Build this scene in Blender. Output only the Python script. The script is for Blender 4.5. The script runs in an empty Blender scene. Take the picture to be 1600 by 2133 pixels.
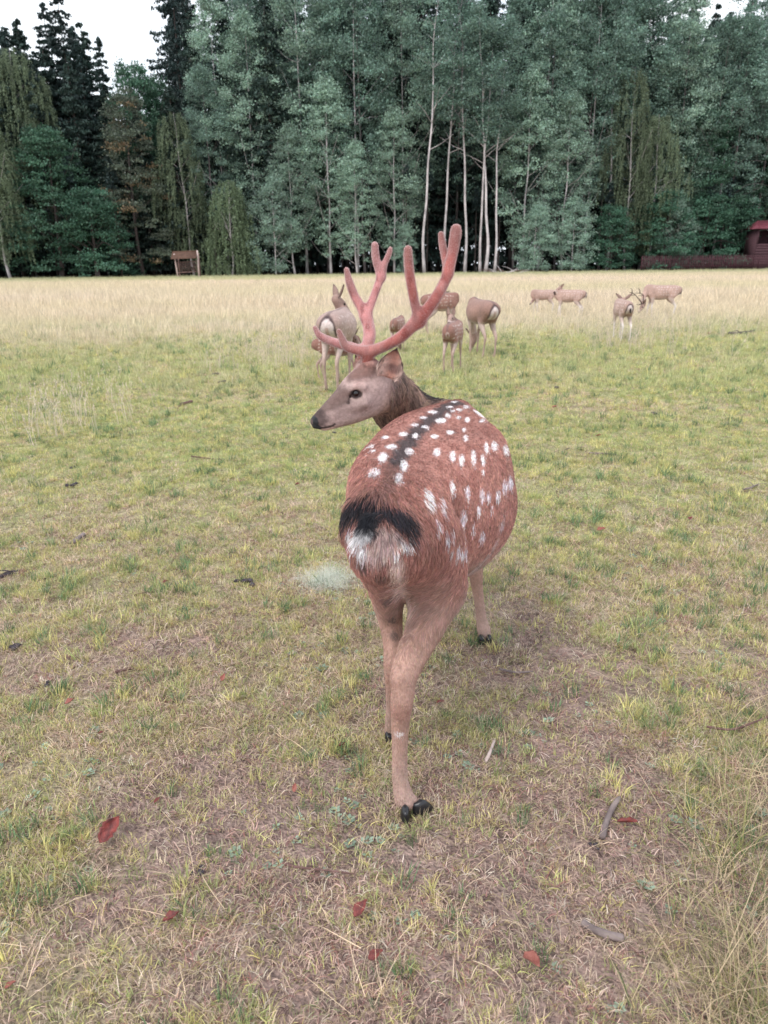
import bpy, bmesh, math, random
import numpy as np
from mathutils import Vector, Matrix
from mathutils.bvhtree import BVHTree

scene = bpy.context.scene
COL = scene.collection
R = math.radians

# ------------------------------------------------------------------ camera
FPX, CX, CY = 1540.0, 800.0, 1066.5          # focal length and centre of the photograph in its own pixels
CAM_H = 1.477
PITCH = math.atan((CY - 548.0) / FPX)
ROLL = R(0.6)
cam_data = bpy.data.cameras.new('camera')
cam_data.sensor_fit = 'HORIZONTAL'
cam_data.sensor_width = 36.0
cam_data.lens = 36.0 * FPX / 1600.0
cam_data.clip_start = 0.05
cam_data.clip_end = 3000.0
cam_data.dof.use_dof = True
cam_data.dof.focus_distance = 2.55
cam_data.dof.aperture_fstop = 7.0
cam = bpy.data.objects.new('camera', cam_data)
COL.objects.link(cam)
CAM_M = Matrix.Translation((0, 0, CAM_H)) @ Matrix.Rotation(math.pi / 2 - PITCH, 4, 'X') @ Matrix.Rotation(-ROLL, 4, 'Z')
cam.matrix_world = CAM_M
scene.camera = cam
CAM_R = np.array(CAM_M.to_3x3())


def ray(px, py):
    d = CAM_R @ np.array([px - CX, -(py - CY), -FPX])
    return d / np.linalg.norm(d)


def P(px, py, Y):
    """point seen at photo pixel (px, py) that lies Y metres in front of the camera along the ground"""
    d = ray(px, py)
    return np.array([0, 0, CAM_H]) + d * (Y / d[1])


def G(px, py, z=0.0):
    """ground point seen at photo pixel"""
    d = ray(px, py)
    return np.array([0, 0, CAM_H]) + d * ((z - CAM_H) / d[2])


# ------------------------------------------------------------------ world, sun, exposure
SUN_EL, SUN_ROT = R(52), R(215)
world = bpy.data.worlds.new('World')
scene.world = world
world.use_nodes = True
wn, wl = world.node_tree.nodes, world.node_tree.links
wn.clear()
w_out = wn.new('ShaderNodeOutputWorld')
w_bg = wn.new('ShaderNodeBackground')
w_sky = wn.new('ShaderNodeTexSky')
w_sky.sky_type = 'NISHITA'
w_sky.sun_disc = False
w_sky.sun_elevation = SUN_EL
w_sky.sun_rotation = SUN_ROT
w_sky.dust_density = 3.0
w_tc = wn.new('ShaderNodeTexCoord')
w_no = wn.new('ShaderNodeTexNoise')
w_no.inputs['Scale'].default_value = 2.2
w_no.inputs['Detail'].default_value = 5
w_cr = wn.new('ShaderNodeValToRGB')
w_cr.color_ramp.elements[0].position = 0.3
w_cr.color_ramp.elements[0].color = (0.62, 0.70, 0.80, 1)
w_cr.color_ramp.elements[1].position = 0.62
w_cr.color_ramp.elements[1].color = (0.93, 0.97, 1.0, 1)
w_sc = wn.new('ShaderNodeVectorMath')
w_sc.operation = 'SCALE'
w_sc.inputs['Scale'].default_value = 10.5
w_mx = wn.new('ShaderNodeMix')
w_mx.data_type = 'RGBA'
w_mx.inputs['Factor'].default_value = 0.86
wl.new(w_tc.outputs['Generated'], w_no.inputs['Vector'])
wl.new(w_no.outputs['Fac'], w_cr.inputs['Fac'])
wl.new(w_cr.outputs['Color'], w_sc.inputs[0])
wl.new(w_sky.outputs['Color'], w_mx.inputs['A'])
wl.new(w_sc.outputs['Vector'], w_mx.inputs['B'])
wl.new(w_mx.outputs['Result'], w_bg.inputs['Color'])
w_bg.inputs['Strength'].default_value = 0.10
wl.new(w_bg.outputs['Background'], w_out.inputs['Surface'])

sun_data = bpy.data.lights.new('sun', 'SUN')
sun_data.energy = 1.2
sun_data.angle = R(22)
sun_data.color = (1.0, 0.95, 0.9)
sun = bpy.data.objects.new('sun', sun_data)
COL.objects.link(sun)
# SUN_ROT is measured clockwise from +Y (the sky texture's convention)
_sd = Vector((math.sin(SUN_ROT) * math.cos(SUN_EL), math.cos(SUN_ROT) * math.cos(SUN_EL), math.sin(SUN_EL)))
sun.rotation_euler = _sd.to_track_quat('Z', 'Y').to_euler()

scene.view_settings.view_transform = 'Standard'
scene.view_settings.look = 'None'
scene.view_settings.gamma = 1
scene.view_settings.use_curve_mapping = False
scene.view_settings.exposure = 0.84
scene.render.resolution_x, scene.render.resolution_y = 768, 1024
scene.render.engine = 'CYCLES'
scene.cycles.max_bounces = 5
scene.cycles.diffuse_bounces = 3
scene.cycles.transparent_max_bounces = 6

# ------------------------------------------------------------------ object helpers


def tag(o, label=None, cat=None, group=None, kind=None):
    if label: o['label'] = label
    if cat: o['category'] = cat
    if group: o['group'] = group
    if kind: o['kind'] = kind
    return o


def empty(name, loc, rz=0.0):
    o = bpy.data.objects.new(name, None)
    COL.objects.link(o)
    o.location = tuple(float(v) for v in loc)
    o.rotation_euler = (0, 0, rz)
    o.empty_display_size = 0.2
    return o


def link(name, me, mat=None, parent=None, loc=None):
    o = bpy.data.objects.new(name, me)
    COL.objects.link(o)
    if mat is not None and not me.materials:
        me.materials.append(mat)
    if parent is not None:
        o.parent = parent
    if loc is not None:
        o.location = tuple(float(v) for v in loc)
    return o


def mesh(name, V, F, smooth=True, colors=None):
    """mesh from arrays; F is an (n,3) or (n,4) array or a list of such arrays"""
    V = np.asarray(V, dtype=np.float32)
    Fs = F if isinstance(F, list) else [F]
    Fs = [np.asarray(f, dtype=np.int32) for f in Fs if len(f)]
    me = bpy.data.meshes.new(name)
    me.vertices.add(len(V))
    me.vertices.foreach_set('co', V.ravel())
    loops = np.concatenate([f.ravel() for f in Fs])
    sizes = np.concatenate([np.full(len(f), f.shape[1], dtype=np.int32) for f in Fs])
    starts = np.concatenate([[0], np.cumsum(sizes)[:-1]]).astype(np.int32)
    me.loops.add(len(loops))
    me.loops.foreach_set('vertex_index', loops)
    me.polygons.add(len(sizes))
    me.polygons.foreach_set('loop_start', starts)
    me.polygons.foreach_set('loop_total', sizes)
    if smooth:
        me.polygons.foreach_set('use_smooth', np.ones(len(sizes), dtype=bool))
    me.update(calc_edges=True)
    if colors is not None:
        set_color(me, colors)
    return me


def set_color(me, colors, name='tint'):
    c = np.ones((len(me.vertices), 4), dtype=np.float32)
    c[:, :3] = colors
    at = me.attributes.new(name, 'FLOAT_COLOR', 'POINT')
    at.data.foreach_set('color', c.ravel())


# ------------------------------------------------------------------ numpy noise


def _hash(ix, iy, iz, seed):
    h = (ix.astype(np.int64) * 374761393 + iy.astype(np.int64) * 668265263 + iz.astype(np.int64) * 2147483647 + seed * 144665) & 0xffffffff
    h = ((h ^ (h >> 13)) * 1274126177) & 0xffffffff
    return ((h ^ (h >> 16)) & 0xffff) / 65535.0


def vnoise(p, scale=1.0, seed=0):
    p = np.asarray(p, dtype=np.float64) * scale
    i = np.floor(p).astype(np.int64)
    f = p - i
    f = f * f * (3 - 2 * f)
    out = 0
    for dx in (0, 1):
        wx = f[:, 0] if dx else 1 - f[:, 0]
        for dy in (0, 1):
            wy = f[:, 1] if dy else 1 - f[:, 1]
            for dz in (0, 1):
                wz = f[:, 2] if dz else 1 - f[:, 2]
                out = out + wx * wy * wz * _hash(i[:, 0] + dx, i[:, 1] + dy, i[:, 2] + dz, seed)
    return out


def fbm(p, scale=1.0, seed=0, octaves=3):
    a, s, t = 1.0, 0.0, 0.0
    for o in range(octaves):
        s = s + a * vnoise(p, scale * 2 ** o, seed + 17 * o)
        t += a
        a *= 0.5
    return s / t


def sstep(a, b, x):
    t = np.clip((x - a) / (b - a), 0, 1)
    return t * t * (3 - 2 * t)


def cmix(c, d, m):
    return c * (1 - m[:, None]) + np.asarray(d) * m[:, None]


def nrm(v):
    v = np.asarray(v, dtype=np.float64)
    return v / np.maximum(np.linalg.norm(v, axis=-1, keepdims=True), 1e-9)


# ------------------------------------------------------------------ materials


def new_mat(name):
    m = bpy.data.materials.new(name)
    m.use_nodes = True
    n, l = m.node_tree.nodes, m.node_tree.links
    b = n['Principled BSDF']
    b.inputs['Roughness'].default_value = 0.8
    b.inputs['Specular IOR Level'].default_value = 0.25
    return m, n, l, b


def mat_noise(name, c1, c2, scale=8.0, rough=0.8, bump=0.0, detail=6, stretch=(1, 1, 1), spec=0.25, bscale=None):
    """two colours mottled by object-space noise, with fine relief"""
    m, n, l, b = new_mat(name)
    tc = n.new('ShaderNodeTexCoord')
    mp = n.new('ShaderNodeMapping')
    mp.inputs['Scale'].default_value = stretch
    no = n.new('ShaderNodeTexNoise')
    no.inputs['Scale'].default_value = scale
    no.inputs['Detail'].default_value = detail
    cr = n.new('ShaderNodeValToRGB')
    cr.color_ramp.elements[0].position = 0.32
    cr.color_ramp.elements[1].position = 0.68
    cr.color_ramp.elements[0].color = (*c1, 1)
    cr.color_ramp.elements[1].color = (*c2, 1)
    l.new(tc.outputs['Object'], mp.inputs['Vector'])
    l.new(mp.outputs['Vector'], no.inputs['Vector'])
    l.new(no.outputs['Fac'], cr.inputs['Fac'])
    l.new(cr.outputs['Color'], b.inputs['Base Color'])
    b.inputs['Roughness'].default_value = rough
    b.inputs['Specular IOR Level'].default_value = spec
    if bump:
        bp = n.new('ShaderNodeBump')
        bp.inputs['Strength'].default_value = bump
        bp.inputs['Distance'].default_value = 0.01
        n2 = n.new('ShaderNodeTexNoise')
        n2.inputs['Scale'].default_value = bscale or scale * 4
        n2.inputs['Detail'].default_value = 4
        l.new(mp.outputs['Vector'], n2.inputs['Vector'])
        l.new(n2.outputs['Fac'], bp.inputs['Height'])
        l.new(bp.outputs['Normal'], b.inputs['Normal'])
    return m


def mat_tint(name, rough=0.75, bump=0.0, bscale=120.0, noise_amt=0.25, nscale=60.0, spec=0.2, trans=0.0, stretch=(1, 1, 1), geo=None, sheen=0.0):
    """base colour from the per-vertex coat/leaf colour with a little noise on top"""
    m, n, l, b = new_mat(name)
    at = n.new('ShaderNodeAttribute')
    at.attribute_name = 'tint'
    if geo:
        at.attribute_type = geo
    tc = n.new('ShaderNodeTexCoord')
    mp = n.new('ShaderNodeMapping')
    mp.inputs['Scale'].default_value = stretch
    l.new(tc.outputs['Object'], mp.inputs['Vector'])
    no = n.new('ShaderNodeTexNoise')
    no.inputs['Scale'].default_value = nscale
    no.inputs['Detail'].default_value = 4
    l.new(mp.outputs['Vector'], no.inputs['Vector'])
    mr = n.new('ShaderNodeMapRange')
    mr.inputs['From Min'].default_value = 0.25
    mr.inputs['From Max'].default_value = 0.75
    mr.inputs['To Min'].default_value = 1 - noise_amt
    mr.inputs['To Max'].default_value = 1 + noise_amt
    l.new(no.outputs['Fac'], mr.inputs['Value'])
    vm = n.new('ShaderNodeVectorMath')
    vm.operation = 'SCALE'
    l.new(at.outputs['Color'], vm.inputs[0])
    l.new(mr.outputs['Result'], vm.inputs['Scale'])
    l.new(vm.outputs['Vector'], b.inputs['Base Color'])
    b.inputs['Roughness'].default_value = rough
    b.inputs['Specular IOR Level'].default_value = spec
    if sheen:
        b.inputs['Sheen Weight'].default_value = sheen
        b.inputs['Sheen Roughness'].default_value = 0.4
    if bump:
        bp = n.new('ShaderNodeBump')
        bp.inputs['Strength'].default_value = bump
        bp.inputs['Distance'].default_value = 0.004
        n2 = n.new('ShaderNodeTexNoise')
        n2.inputs['Scale'].default_value = bscale
        n2.inputs['Detail'].default_value = 4
        l.new(mp.outputs['Vector'], n2.inputs['Vector'])
        l.new(n2.outputs['Fac'], bp.inputs['Height'])
        l.new(bp.outputs['Normal'], b.inputs['Normal'])
    if trans:
        out = n['Material Output']
        tr = n.new('ShaderNodeBsdfTranslucent')
        ms = n.new('ShaderNodeMixShader')
        ms.inputs['Fac'].default_value = trans
        l.new(vm.outputs['Vector'], tr.inputs['Color'])
        l.new(b.outputs['BSDF'], ms.inputs[1])
        l.new(tr.outputs['BSDF'], ms.inputs[2])
        l.new(ms.outputs['Shader'], out.inputs['Surface'])
    return m


def mat_plain(name, c, rough=0.5, spec=0.5, coat=0.0):
    m, n, l, b = new_mat(name)
    tc = n.new('ShaderNodeTexCoord')
    no = n.new('ShaderNodeTexNoise')
    no.inputs['Scale'].default_value = 40
    l.new(tc.outputs['Object'], no.inputs['Vector'])
    mx = n.new('ShaderNodeMix')
    mx.data_type = 'RGBA'
    mx.inputs['A'].default_value = (*[v * 0.75 for v in c], 1)
    mx.inputs['B'].default_value = (*[min(1, v * 1.25) for v in c], 1)
    l.new(no.outputs['Fac'], mx.inputs['Factor'])
    l.new(mx.outputs['Result'], b.inputs['Base Color'])
    b.inputs['Roughness'].default_value = rough
    b.inputs['Specular IOR Level'].default_value = spec
    b.inputs['Coat Weight'].default_value = coat
    return m


# ------------------------------------------------------------------ implicit surfaces (one continuous skin for each animal)


def catmull(pts, n):
    """pts (m, d): n samples for each span, ends included"""
    pts = np.asarray(pts, dtype=np.float64)
    if len(pts) == 2:
        t = np.linspace(0, 1, n + 1)[:, None]
        return pts[0] * (1 - t) + pts[1] * t
    q = np.vstack([2 * pts[0] - pts[1], pts, 2 * pts[-1] - pts[-2]])
    out = []
    for i in range(1, len(q) - 2):
        t = np.linspace(0, 1, n, endpoint=False)[:, None]
        a, b, c, d = q[i - 1], q[i], q[i + 1], q[i + 2]
        out.append(0.5 * ((2 * b) + (-a + c) * t + (2 * a - 5 * b + 4 * c - d) * t ** 2 + (-a + 3 * b - 3 * c + d) * t ** 3))
    out.append(pts[-1:])
    return np.vstack(out)


class Field:
    def __init__(self, lo, hi, h):
        self.h = h
        self.lo = np.array(lo, dtype=np.float64)
        self.n = np.ceil((np.array(hi) - self.lo) / h).astype(int) + 1
        self.ax = [self.lo[i] + h * np.arange(self.n[i]) for i in range(3)]
        self.F = np.full(tuple(self.n), 1.0, dtype=np.float32)

    def block(self, lo, hi):
        a = np.clip(np.floor((np.array(lo) - self.lo) / self.h).astype(int), 0, self.n - 1)
        b = np.clip(np.ceil((np.array(hi) - self.lo) / self.h).astype(int) + 1, 1, self.n)
        return tuple(slice(a[i], max(b[i], a[i] + 1)) for i in range(3))

    def _seg(self, sl, p0, p1, r0, r1, up):
        x = (self.ax[0][sl[0]][:, None, None]).astype(np.float32)
        y = (self.ax[1][sl[1]][None, :, None]).astype(np.float32)
        z = (self.ax[2][sl[2]][None, None, :]).astype(np.float32)
        d = p1 - p0
        L = max(np.linalg.norm(d), 1e-6)
        d = d / L
        s = np.cross(d, up)
        if np.linalg.norm(s) < 1e-3:
            s = np.cross(d, np.array([0.0, 1.0, 0.01]))
        s = s / np.linalg.norm(s)
        u = np.cross(s, d)
        dot = lambda v: (x - p0[0]) * np.float32(v[0]) + (y - p0[1]) * np.float32(v[1]) + (z - p0[2]) * np.float32(v[2])
        a = dot(d)
        t = np.clip(a / L, 0, 1)
        rem = a - t * L
        A = r0[0] + t * (r1[0] - r0[0])
        B = r0[1] + t * (r1[1] - r0[1])
        C = np.minimum(A, B)
        ss, uu = dot(s), dot(u)
        k0 = np.sqrt((ss / A) ** 2 + (uu / B) ** 2 + (rem / C) ** 2)
        k1 = np.sqrt((ss / A ** 2) ** 2 + (uu / B ** 2) ** 2 + (rem / C ** 2) ** 2)
        return np.where(k0 < 0.2, -C * (1 - k0), k0 * (k0 - 1) / np.maximum(k1, 1e-5))

    def chain(self, st, k=0.03, n=5, up=(0, 0, 1), carve=False):
        """st: list of (x, y, z, side radius, up radius)"""
        st = np.array([list(s[0]) + list(s[1:]) if len(s) == 3 and np.ndim(s[0]) else s for s in st], dtype=np.float64)
        if len(st) == 1:
            st = np.vstack([st, st])
            st[1, 0] += 1e-4
            n = 1
        q = catmull(st, n)
        q[:, 3:] = np.maximum(q[:, 3:], 0.002)
        m = max(k * 1.2, 0.02)
        rm = q[:, 3:].max() + m
        big = self.block(q[:, :3].min(0) - rm, q[:, :3].max(0) + rm)
        o = np.array([b.start for b in big])
        Gd = np.full(tuple(b.stop - b.start for b in big), 1.0, dtype=np.float32)
        up = np.array(up, dtype=np.float64)
        for i in range(len(q) - 1):
            r = max(q[i, 3:].max(), q[i + 1, 3:].max()) + m
            sl = self.block(np.minimum(q[i, :3], q[i + 1, :3]) - r, np.maximum(q[i, :3], q[i + 1, :3]) + r)
            v = self._seg(sl, q[i, :3], q[i + 1, :3], q[i, 3:], q[i + 1, 3:], up)
            loc = tuple(slice(sl[j].start - o[j], sl[j].stop - o[j]) for j in range(3))
            Gd[loc] = np.minimum(Gd[loc], v)
        A = self.F[big]
        if carve:
            Gd = -Gd
            h = np.clip(0.5 - 0.5 * (Gd - A) / k, 0, 1)
            h = 1 - h
            self.F[big] = A * (1 - h) + Gd * h + k * h * (1 - h)
        else:
            h = np.clip(0.5 + 0.5 * (Gd - A) / k, 0, 1)
            self.F[big] = Gd * (1 - h) + A * h - k * h * (1 - h)

    def surface(self):
        """naive surface nets"""
        F = self.F
        nx, ny, nz = F.shape
        ins = F < 0
        c = np.zeros((nx - 1, ny - 1, nz - 1), dtype=np.uint8)
        for dx in (0, 1):
            for dy in (0, 1):
                for dz in (0, 1):
                    c += ins[dx:nx - 1 + dx, dy:ny - 1 + dy, dz:nz - 1 + dz]
        act = (c > 0) & (c < 8)
        idx = np.argwhere(act)
        vid = np.full(act.shape, -1, dtype=np.int32)
        vid[act] = np.arange(len(idx))
        acc = np.zeros((len(idx), 3))
        cnt = np.zeros(len(idx))
        cor = [(a, b, d) for a in (0, 1) for b in (0, 1) for d in (0, 1)]
        i0, i1, i2 = idx.T
        val = {q: F[i0 + q[0], i1 + q[1], i2 + q[2]].astype(np.float64) for q in cor}
        for q in cor:
            for ax in range(3):
                if q[ax] == 0:
                    r = list(q)
                    r[ax] = 1
                    a, b = val[q], val[tuple(r)]
                    m = (a < 0) != (b < 0)
                    t = np.where(m, a / np.where(m, a - b, 1), 0)
                    for j in range(3):
                        acc[:, j] += np.where(m, q[j] + (t if j == ax else 0), 0)
                    cnt += m
        V = self.lo + self.h * (idx + acc / cnt[:, None])
        Q = []
        for ax in range(3):
            sl0 = [slice(None)] * 3
            sl1 = [slice(None)] * 3
            sl0[ax] = slice(0, -1)
            sl1[ax] = slice(1, None)
            a, b = ins[tuple(sl0)], ins[tuple(sl1)]
            e = np.argwhere(a != b)
            o1, o2 = [(1, 2), (2, 0), (0, 1)][ax]
            e = e[(e[:, o1] > 0) & (e[:, o2] > 0) & (e[:, o1] < F.shape[o1] - 1) & (e[:, o2] < F.shape[o2] - 1)]
            flip = a[tuple(e.T)]
            def cell(d1, d2):
                g = e.copy()
                g[:, o1] -= d1
                g[:, o2] -= d2
                return vid[tuple(g.T)]
            q = np.stack([cell(1, 1), cell(0, 1), cell(0, 0), cell(1, 0)], 1)
            q[~flip] = q[~flip][:, ::-1]
            Q.append(q)
        return V, np.vstack(Q)


def tube(pts, rad, sides=8, cap=True):
    """tapered tube along points; returns V, quads, tris"""
    pts = np.asarray(pts, dtype=np.float64)
    rad = np.broadcast_to(np.asarray(rad, dtype=np.float64), (len(pts),))
    t = np.gradient(pts, axis=0)
    t = nrm(t)
    ref = np.array([0.0, 0.0, 1.0]) if abs(t[0, 2]) < 0.9 else np.array([1.0, 0.0, 0.0])
    a = nrm(np.cross(t, ref))
    b = np.cross(t, a)
    an = np.linspace(0, 2 * math.pi, sides, endpoint=False)
    V = (pts[:, None, :] + rad[:, None, None] * (a[:, None, :] * np.cos(an)[None, :, None] + b[:, None, :] * np.sin(an)[None, :, None])).reshape(-1, 3)
    n = len(pts)
    i = np.arange(n - 1)[:, None] * sides
    j = np.arange(sides)[None, :]
    k = (j + 1) % sides
    Q = np.stack([i + j, i + k, i + sides + k, i + sides + j], -1).reshape(-1, 4)
    T = np.zeros((0, 3), dtype=int)
    if cap:
        V = np.vstack([V, pts[0], pts[-1]])
        j = np.arange(sides)
        k = (j + 1) % sides
        T = np.vstack([np.stack([np.full(sides, n * sides), k, j], 1), np.stack([np.full(sides, n * sides + 1), (n - 1) * sides + j, (n - 1) * sides + k], 1)])
    return V, Q, T


def join(parts):
    """merge (V, Q, T) triples"""
    Vs, Qs, Ts, o = [], [], [], 0
    for V, Q, T in parts:
        Vs.append(V)
        Qs.append(np.asarray(Q).reshape(-1, 4) + o)
        Ts.append(np.asarray(T).reshape(-1, 3) + o)
        o += len(V)
    return np.vstack(Vs), np.vstack(Qs).astype(int), np.vstack(Ts).astype(int)


def vtx_normals(V, Q):
    n = np.cross(V[Q[:, 2]] - V[Q[:, 0]], V[Q[:, 3]] - V[Q[:, 1]])
    N = np.zeros_like(V)
    for j in range(4):
        np.add.at(N, Q[:, j], n)
    return nrm(N)


def build_fur(name, V, Q, parent, mat, count, frame, dens=None, seed=1, segs=4, origin=None):
    """hairs rooted on a skin; frame(points, normals) -> flow, length, lift, colour"""
    rng = np.random.default_rng(seed)
    A = 0.5 * np.linalg.norm(np.cross(V[Q[:, 2]] - V[Q[:, 0]], V[Q[:, 3]] - V[Q[:, 1]]), axis=1)
    N = vtx_normals(V, Q)
    if dens is not None:
        A = A * dens(V[Q].mean(1))
    c = np.cumsum(A)
    f = np.minimum(np.searchsorted(c, rng.random(count) * c[-1]), len(Q) - 1)
    u, v = rng.random(count)[:, None], rng.random(count)[:, None]
    q = Q[f]
    bil = lambda D: (D[q[:, 0]] * (1 - u) + D[q[:, 1]] * u) * (1 - v) + (D[q[:, 3]] * (1 - u) + D[q[:, 2]] * u) * v
    p = bil(V)
    nn = nrm(bil(N))
    flow, length, lift, color, rad = frame(p, nn, rng)
    flow = flow - nn * (flow * nn).sum(1, keepdims=True)
    flow = nrm(flow)
    t = np.linspace(0, 1, segs)
    pts = np.zeros((count, segs, 3))
    for i, ti in enumerate(t):
        up = lift * (ti - 0.55 * ti * ti)
        pts[:, i] = p - nn * 0.001 + length[:, None] * (flow * (ti * np.cos(lift))[:, None] + nn * up[:, None])
    if origin is not None:
        pts -= np.asarray(origin)
    cv = bpy.data.hair_curves.new(name)
    cv.add_curves([segs] * count)
    cv.attributes['position'].data.foreach_set('vector', pts.astype(np.float32).ravel())
    ra = cv.attributes.get('radius') or cv.attributes.new('radius', 'FLOAT', 'POINT')
    rr = rad[:, None] * np.array([1.0, 0.95, 0.75, 0.25])[None, :segs]
    ra.data.foreach_set('value', rr.astype(np.float32).ravel())
    at = cv.attributes.new('tint', 'FLOAT_COLOR', 'CURVE')
    cc = np.ones((count, 4), dtype=np.float32)
    cc[:, :3] = color
    at.data.foreach_set('color', cc.ravel())
    o = bpy.data.objects.new(name, cv)
    COL.objects.link(o)
    cv.materials.append(mat)
    o.parent = parent
    return o
# ------------------------------------------------------------------ forest edge
def mat_leaf(name, trans=0.25):
    m, n, l, b = new_mat(name)
    at = n.new('ShaderNodeAttribute')
    at.attribute_name = 'tint'
    oi = n.new('ShaderNodeObjectInfo')
    mr = n.new('ShaderNodeMapRange')
    mr.inputs['To Min'].default_value = 0.8
    mr.inputs['To Max'].default_value = 1.22
    l.new(oi.outputs['Random'], mr.inputs['Value'])
    vm = n.new('ShaderNodeVectorMath')
    vm.operation = 'SCALE'
    l.new(at.outputs['Color'], vm.inputs[0])
    l.new(mr.outputs['Result'], vm.inputs['Scale'])
    l.new(vm.outputs['Vector'], b.inputs['Base Color'])
    b.inputs['Roughness'].default_value = 0.55
    b.inputs['Specular IOR Level'].default_value = 0.35
    tr = n.new('ShaderNodeBsdfTranslucent')
    ms = n.new('ShaderNodeMixShader')
    ms.inputs['Fac'].default_value = trans
    l.new(vm.outputs['Vector'], tr.inputs['Color'])
    l.new(b.outputs['BSDF'], ms.inputs[1])
    l.new(tr.outputs['BSDF'], ms.inputs[2])
    l.new(ms.outputs['Shader'], n['Material Output'].inputs['Surface'])
    return m


leaf_mat = mat_leaf('leaves', 0.22)
needle_mat = mat_leaf('needles', 0.08)
bark_pale = mat_noise('bark_pale', (0.24, 0.22, 0.225), (0.68, 0.62, 0.63), scale=1.6, rough=0.85, stretch=(1, 1, 0.5), bump=0.4)
bark_grey = mat_noise('bark_grey', (0.10, 0.085, 0.09), (0.24, 0.20, 0.20), scale=3.0, rough=0.9, stretch=(1, 1, 0.3), bump=0.5)
bark_dark = mat_noise('bark_dark', (0.035, 0.028, 0.028), (0.09, 0.07, 0.065), scale=4.0, rough=0.9, stretch=(1, 1, 0.3), bump=0.5)


def leaf_quads(c, size, up_bias, rng, slim=0.55, hang=0.0):
    """diamond leaves (or leaf sprays) at centres c, turned at random about an upward bias"""
    n = len(c)
    nn = nrm(rng.normal(0, 1, (n, 3)) + np.array([0, 0, up_bias]))
    a = rng.normal(0, 1, (n, 3))
    a[:, 2] -= hang * 2
    a = nrm(a - nn * (a * nn).sum(1, keepdims=True))
    b = np.cross(nn, a)
    s = (size * rng.uniform(0.6, 1.35, n))[:, None]
    fold = nn * s * 0.18
    V = np.stack([c - a * s * 0.5, c + b * s * slim * 0.5 + fold, c + a * s * 0.5, c - b * s * slim * 0.5 + fold], 1).reshape(-1, 3)
    return V, np.arange(4 * n).reshape(n, 4)


def make_trunk(H, r, rng, lean=0.02, wob=0.15, branches=10, base=0.3, spread=2.5, sides=7, crook=0.0):
    k = 9
    z = np.linspace(0, 1, k)
    off = np.cumsum(rng.normal(0, wob / 3, (k, 2)), 0)
    off[0] = 0
    ln = rng.normal(0, lean, 2) * H
    pts = np.column_stack([off[:, 0] + ln[0] * z + crook * np.sin(z * 3), off[:, 1] + ln[1] * z, z * H])
    rad = r * (1 - z * 0.93) * (1 + 0.35 * np.exp(-z * 25))
    q = catmull(np.column_stack([pts, rad]), 3)
    parts = [tube(q[:, :3], q[:, 3], sides)]
    tips = []
    for i in range(branches):
        t = rng.uniform(base, 0.95)
        j = min(int(t * (len(q) - 1)), len(q) - 2)
        p0 = q[j, :3]
        a = rng.uniform(0, 2 * math.pi)
        L = spread * (1.15 - t) * rng.uniform(0.6, 1.2) + 0.4
        d = np.array([math.cos(a), math.sin(a), rng.uniform(0.3, 1.0)])
        p1 = p0 + d * L * 0.5
        p2 = p0 + d * L + np.array([0, 0, rng.uniform(-.3, .3) * L])
        rr = max(q[j, 3] * 0.38, 0.018)
        parts.append(tube(catmull([p0, p1, p2], 3), np.linspace(rr, rr * 0.3, 7), 5, cap=False))
        tips.append(p2)
    V, Q, T = join(parts)
    return V, Q, T, q


def crown_clusters(centers, radii, per, size, rng, col, up_bias=0.8, slim=0.6, hang=0.0, flat=0.6, var=0.28, shell=0.55, alt=None, alt_p=0.0):
    Cs, cols = [], []
    for c, r in zip(centers, radii):
        n = max(6, int(per * (r / np.mean(radii)) ** 2))
        d = nrm(rng.normal(0, 1, (n, 3)))
        d[:, 2] = np.where(d[:, 2] < -0.25, -d[:, 2] * 0.5, d[:, 2])
        rad = r * (shell + (1 - shell) * rng.random(n)) * (1 + 0.25 * rng.normal(0, 1, n))
        p = c + d * rad[:, None] * np.array([1, 1, flat])
        if hang:
            p[:, 2] -= hang * r * rng.random(n) ** 0.7 * 2.0
        Cs.append(p)
        base = np.array(col) * rng.uniform(1 - var, 1 + var)
        if alt is not None and rng.random() < alt_p:
            base = np.array(alt) * rng.uniform(0.8, 1.2)
        cols.append(np.tile(base, (n, 1)) * rng.uniform(1 - var, 1 + var, (n, 1)) * rng.uniform(0.93, 1.07, (n, 3)))
    c = np.vstack(Cs)
    cols = np.vstack(cols)
    V, Q = leaf_quads(c, np.full(len(c), size), up_bias, rng, slim, hang)
    return V, Q, np.repeat(cols, 4, 0)


def aspen(seed, H, R, base, col, n=85, per=95, leaf=0.20, r=0.16, wob=.22):
    rng = np.random.default_rng(seed)
    tv, tq, tt, q = make_trunk(H, r, rng, lean=.015, wob=wob, branches=16, base=base * .8, spread=R * 1.3)
    cs, rs = [], []
    for i in range(n):
        t = base + (1 - base) * rng.random() ** 0.85
        env = R * (math.sin(math.pi * min(1, ((t - base) / (1 - base)) * 0.86 + 0.14)) ** 0.7) * 1.0
        a = rng.uniform(0, 2 * math.pi)
        rr = env * (0.25 + 0.75 * math.sqrt(rng.random()))
        ax = q[min(int(t * (len(q) - 1)), len(q) - 1), :3]
        cs.append([ax[0] + math.cos(a) * rr, ax[1] + math.sin(a) * rr, t * H + rng.normal(0, .3)])
        rs.append(rng.uniform(.5, 1.45))
    lv, lq, lc = crown_clusters(np.array(cs), np.array(rs), per, leaf, rng, col, up_bias=.25, slim=.75, flat=1.05, var=.36, shell=.35)
    return (tv, tq, tt), (lv, lq, lc)


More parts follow.
